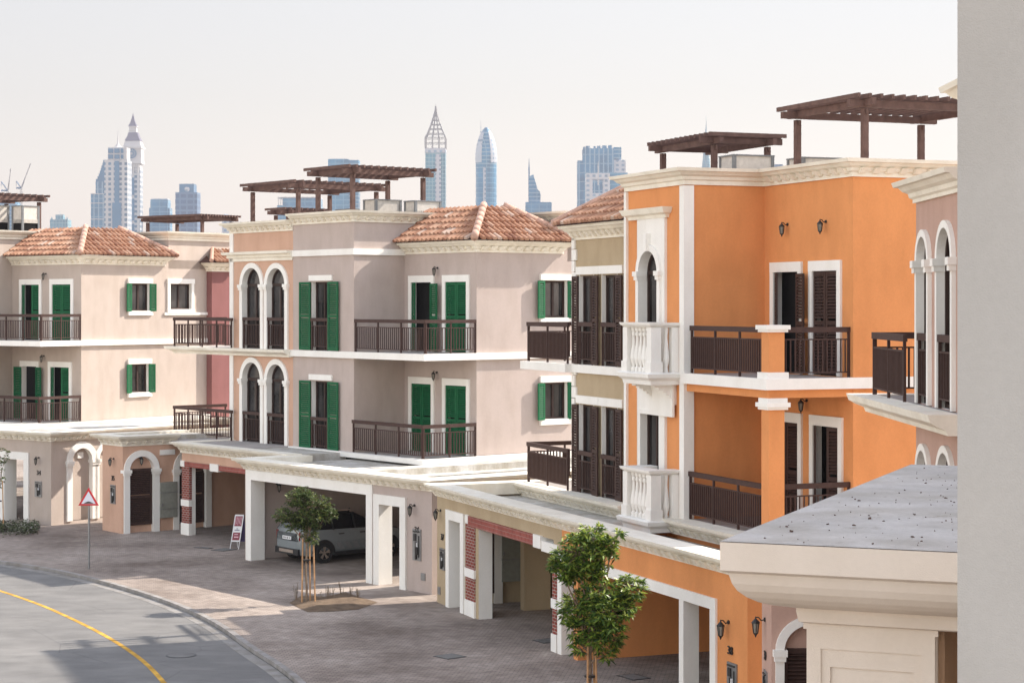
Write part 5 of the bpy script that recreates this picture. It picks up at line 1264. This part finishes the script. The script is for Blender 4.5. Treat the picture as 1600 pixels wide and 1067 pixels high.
for i in range(8):
    a, b = i/8, (i+1)/8; y0, y1 = 284-34*a, 284-34*b; x0 = 149+13*(a**.75); T.box(m, x0, 165, y1, y0, 3, 18)
T.part('curved_crown', 'fa_solid', m)
m = MB(); [T.box(m, 141.6, 165.2, y, y+1.2, -1, 25) for y in (302.5, 317, 342)]; T.part('floor_bands', 'fa_wall', m)
T = Tower('skyscraper', 'flat-topped light blue glass tower right of the clock tower', 249, 3500)
m = MB(); T.box(m, 235, 262, 312); T.box(m, 232.5, 264.5, 325, None, 3, 32); T.part('shaft', 'fa_blue', m); m = MB(); T.box(m, 236, 261, 310.5, 312, 3, 25); T.box(m, 257, 257.6, 306, 311, 8, 9); T.part('roof_plant', 'fa_wall', m)
T = Tower('skyscraper', 'dark blue tower with a round emblem on its raised top block', 291, 3450)
m = MB(); T.box(m, 274, 308, 300.5); o = T.part('shaft', 'fa_dark', m); m = MB(); T.box(m, 280, 303, 287.5, 300.5, 0, 30); o = T.part('top_block', 'fa_solid', m); m = MB(); m.tube((T.X(292.5), 0, T.Zp(296)), (T.X(292.5), -3, T.Zp(296)), 3.8*T.k, 3.8*T.k, 20); T.part('emblem', 'fa_pale', m, o)
T = Tower('skyscraper', 'faint pale tower with two small horns beside the cut-off pergola', 92, 3900)
m = MB(); T.box(m, 78, 105.5, 343); T.box(m, 86, 98, 335.5, 343, 4, 20); T.frus(m, [(1.6, 343), (.2, 339)], cx=80, cd=5); T.frus(m, [(1.6, 343), (.2, 339)], cx=104, cd=5); T.frus(m, [(.3, 335.5), (.1, 329)], cx=92, cd=10); T.part('shaft', 'fa_teal', m)
T = Tower('office_block', 'stepped pale blue block behind the cut-off pergola at the left edge', 8, 3600)
m = MB(); T.box(m, -30, 27, 319); T.box(m, -30, 24, 315.5, 319, 2, 40); T.box(m, 10, 41, 333.5, None, -6, 20); T.part('body', 'fa_band', m)
T = Tower('office_block', 'sliver of pale tower between the low pergola posts and the peach villa', 354, 3800)
m = MB(); T.box(m, 347, 362, 336); T.frus(m, [(4, 336), (1, 334)], cx=352, cd=8); T.part('body', 'fa_pale', m)
T = Tower('office_block', 'wide pale blue block behind the peach villa pergola', 465, 3500)
m = MB(); T.box(m, 433, 500, 321); T.box(m, 441, 500, 310, 321, 2, 50); T.part('body', 'fa_blue', m); m = MB(); T.box(m, 434, 500, 308, 309.3, 0, 50); [T.box(m, x, x+.8, 309, 321, 0, 3) for x in (434.5, 438, 441)]; T.part('roof_frame', 'fa_wall', m)
T = Tower('skyscraper', 'square light blue glass tower behind the highest pergola', 536, 3450)
m = MB(); T.box(m, 512.5, 545, 249); T.part('shaft', 'fa_blue', m); m = MB(); T.box(m, 545, 560, 250, None, 4, 40); T.part('side_wing', 'fa_band', m); m = MB(); T.box(m, 514, 543, 248, 249, 4, 30); T.part('roof_plant', 'fa_wall', m)
# lattice crowned tower
T = Tower('skyscraper', 'slim teal tower under a pointed open lattice crown', 680.5, 3500)
m = MB(); T.box(m, 664.5, 696, 238); T.part('shaft', 'fa_teal', m); m = MB(); T.box(m, 664, 696.5, 232, 239, -2, 36); T.part('collar', 'fa_pale', m)
m = MB()
for k in range(28): T.box(m, 680.5, 683.2, 241.5+6.6*k, 245.5+6.6*k, -1.5, 1); T.box(m, 686, 689, 241.5+6.6*k, 245.5+6.6*k, -1.5, 1)
T.box(m, 680.4, 689.1, 241, 430, -1.4, 1); T.part('balcony_strip', 'fa_pale', m)
m = MB(); c0 = T.X(680.3); hw = 15.8*T.k; cd = hw
lv = [(15.8, 232), (15.8, 223), (15.8, 215), (12.6, 208.5), (9.6, 201), (7.2, 194), (5.1, 187), (3.0, 180), (1.2, 173), (.3, 165)]
def ring(hwp, n=4):
    w = hwp*T.k; return [(c0+w*a, cd+w*b) for a, b in ((-1, -1), (-.33, -1), (.33, -1), (1, -1), (1, -.33), (1, .33), (1, 1), (.33, 1), (-.33, 1), (-1, 1), (-1, .33), (-1, -.33))]
for (h0, y0), (h1, y1) in zip(lv[:-1], lv[1:]):
    a, b = ring(h0), ring(h1)
    for i in range(12):
        m.tube((*a[i], T.Zp(y0)), (*b[i], T.Zp(y1)), .8 if i % 3 else 1.25, .8 if i % 3 else 1.25, 4); m.tube((*a[i], T.Zp(y0)), (*a[(i+1) % 12], T.Zp(y0)), .75, .75, 4)
m.tube((c0, cd, T.Zp(173)), (c0, cd, T.Zp(161)), .8, .3, 4); T.part('lattice_crown', 'fa_lat', m)
# petal crowned tower
T = Tower('skyscraper', 'blue glass tower tapering to a curved petal-shaped top', 759.5, 3550)
m = MB(); T.frus(m, [(16.5, 500), (16.5, 262)], n=16, rot=0, cd=16*T.k); T.part('shaft', 'fa_blue', m)
m = MB(); T.frus(m, [(16.6, 262), (16.5, 245), (15.4, 232), (13, 220), (9.6, 210), (5.6, 202), (2.4, 198.5)], n=16, rot=0, cd=16*T.k); T.part('tapering_top', 'fa_band', m)
m = MB()
for sx in (-1, 1):
    pr = [(16.9, 254), (16.7, 240), (15.2, 228), (12.6, 217), (9, 208), (4, 200.5)]
    for (w0, y0), (w1, y1) in zip(pr[:-1], pr[1:]):
        for j in range(5):
            a0, a1 = -1.15+j*.22*(1 if sx > 0 else 1), -1.15+(j+1)*.22
            q = []
            for w, y in ((w0, y0), (w1, y1)):
                for a in (a0, a1):
                    A = a if sx > 0 else -math.pi-a; q.append((math.cos(A)*(w+.3)*T.k, 16*T.k+math.sin(A)*(w+.3)*T.k, T.Zp(y)))
            m.face([q[0], q[1], q[3], q[2]])
T.part('petal_fin', 'fa_pale', m)
m = MB(); T.frus(m, [(2.4, 212), (2.8, 204), (2.2, 200), (.6, 198)], n=8, cx=759, cd=12*T.k); T.part('capsule', 'fa_solid', m); m = MB(); T.box(m, 755, 759, 262, 440, -2, 2) ; T.frus(m, [(.7, 214), (.5, 200), (.15, 187)], n=4, cx=751, cd=20); T.part('mast', 'fa_pale', m)
T = Tower('skyscraper', 'small blue tower with a sloping wedge fin and thin needle, above the tiled roof', 842, 3600)
m = MB(); T.box(m, 821, 862, 316); T.part('body', 'fa_blue', m)
m = MB(); P = [(826.5, 316), (826.5, 276), (833.5, 272.5), (840, 296), (844, 300), (845, 306), (844, 316)]; n = len(P); dd = 9
m.mesh([(T.X(x), 4, T.Zp(y)) for x, y in P]+[(T.X(x), 4+dd, T.Zp(y)) for x, y in P], [tuple(range(n))[::-1], tuple(range(n, 2*n))]+[(i, (i+1) % n, n+(i+1) % n, n+i) for i in range(n)]); T.part('wedge_fin', 'fa_band', m)
m = MB(); T.frus(m, [(1, 316), (1, 262), (.15, 247)], cx=826.7, cd=8); T.part('needle', 'fa_solid', m)
T = Tower('skyscraper', 'broad ribbed blue tower with a jagged top left of the orange villa', 935, 3500)
m = MB(); T.box(m, 911, 959, 232); T.box(m, 902.5, 913, 251, None, 3, 40)
for x0, x1, y in ((911.5, 914.5, 229.5), (915.5, 921.5, 228), (928, 931, 228.5), (933, 938.5, 228), (941, 948, 227.5), (950.5, 956.5, 227)): T.box(m, x0, x1, y, 232, 2, 20)
T.part('ribbed_shaft', 'fa_col', m); m = MB(); T.box(m, 959, 971, 230, 248, 4, 40); T.part('louvred_top', 'fa_band', m); m = MB(); T.box(m, 959, 978, 250, None, 4, 45); T.part('side_wing', 'fa_pale', m)
T = Tower('office_block', 'pale gate-shaped block with a square opening before the ribbed tower', 940, 3300)
m = MB()
for a in ((916, 926, 271, None), (943, 953, 271, None), (926, 943, 271, 280), (926, 943, 302, None)): T.box(m, *a, 0, 40)
T.part('frame_block', 'fa_pale', m); m = MB(); T.box(m, 953, 981, 270, None, 2, 50); T.part('side_wing', 'fa_blue', m); m = MB(); T.frus(m, [(1, 290), (.9, 262), (.2, 253)], cx=934.5, cd=-5); T.part('needle', 'fa_wall', m)
T = Tower('supertall_tower', 'thin stepped needle tower rising behind the small orange villa pergola', 1105, 5200)
m = MB(); T.frus(m, [(9, 330), (7.5, 266), (5, 244), (3, 225), (1.4, 208), (.5, 195), (.2, 181)], n=8, cd=30); T.part('shaft', 'fa_teal', m)
T = Tower('office_block', 'tiny grey-blue block peeping above the parapet between the orange villa roof units', 1216, 3500)
m = MB(); T.box(m, 1211, 1223, 257); T.part('body', 'fa_dark', m)
# construction cranes
def crane(px, ytop, jib, cj, label):
    T = Tower('tower_crane', label, px, 3500, 'crane'); T.t['group'] = 'construction cranes at the left edge'
    m = MB(); c = T.X(px)
    for a in (-1.6, 1.6): m.tube((c+a, 0, 0), (c+a, 0, T.Zp(ytop)), .45, .45, 4)
    z = T.Zp(345)
    while z < T.Zp(ytop): m.tube((c-1.6, 0, z), (c+1.6, 0, z+4), .35, .35, 4); z += 4
    T.part('mast', 'fa_lat', m)
    m = MB(); e = (T.X(jib[0]), 0, T.Zp(jib[1])); m.tube((c, 0, T.Zp(ytop)), e, .9, .5, 4); m.tube((c+2, 0, T.Zp(ytop-1)), (e[0]-1, 0, e[2]), .4, .4, 4); T.part('jib', 'fa_lat', m)
    m = MB(); m.tube((c, 0, T.Zp(ytop)), (T.X(cj[0]), 0, T.Zp(cj[1])), .9, .9, 4); m.tube((T.X(cj[0]), 0, T.Zp(cj[1])), (T.X(cj[0]), 0, T.Zp(cj[1]+8)), .4, .4, 4); m.tube((T.X(cj[0]), 0, T.Zp(ytop)), (c, 0, T.Zp(ytop)), 1.5, 1.5, 4); T.part('counter_jib', 'fa_dark', m)
crane(33, 294, (48, 256), (25.5, 283), 'thin crane with its jib raised to the upper right, at the left edge')
crane(12, 298, (17, 264), (2, 284), 'fainter crane with a nearly upright jib, leftmost of the two')

# ================================================================== HAZE
hz = MB(); hz.box(-2600, 3200, -90, 6000, -1.2, 1050)
hm = bpy.data.materials.new('haze_air'); hm.use_nodes = True; n = hm.node_tree.nodes; l = hm.node_tree.links; n.remove(n['Principled BSDF'])
pv = n.new('ShaderNodeVolumePrincipled'); pv.inputs['Color'].default_value = (.355, .36, .41, 1); pv.inputs['Density'].default_value = .00025; pv.inputs['Anisotropy'].default_value = 0.0
l.new(pv.outputs[0], n['Material Output'].inputs['Volume'])
o = hz.build('haze', hm); o['kind'] = 'stuff'
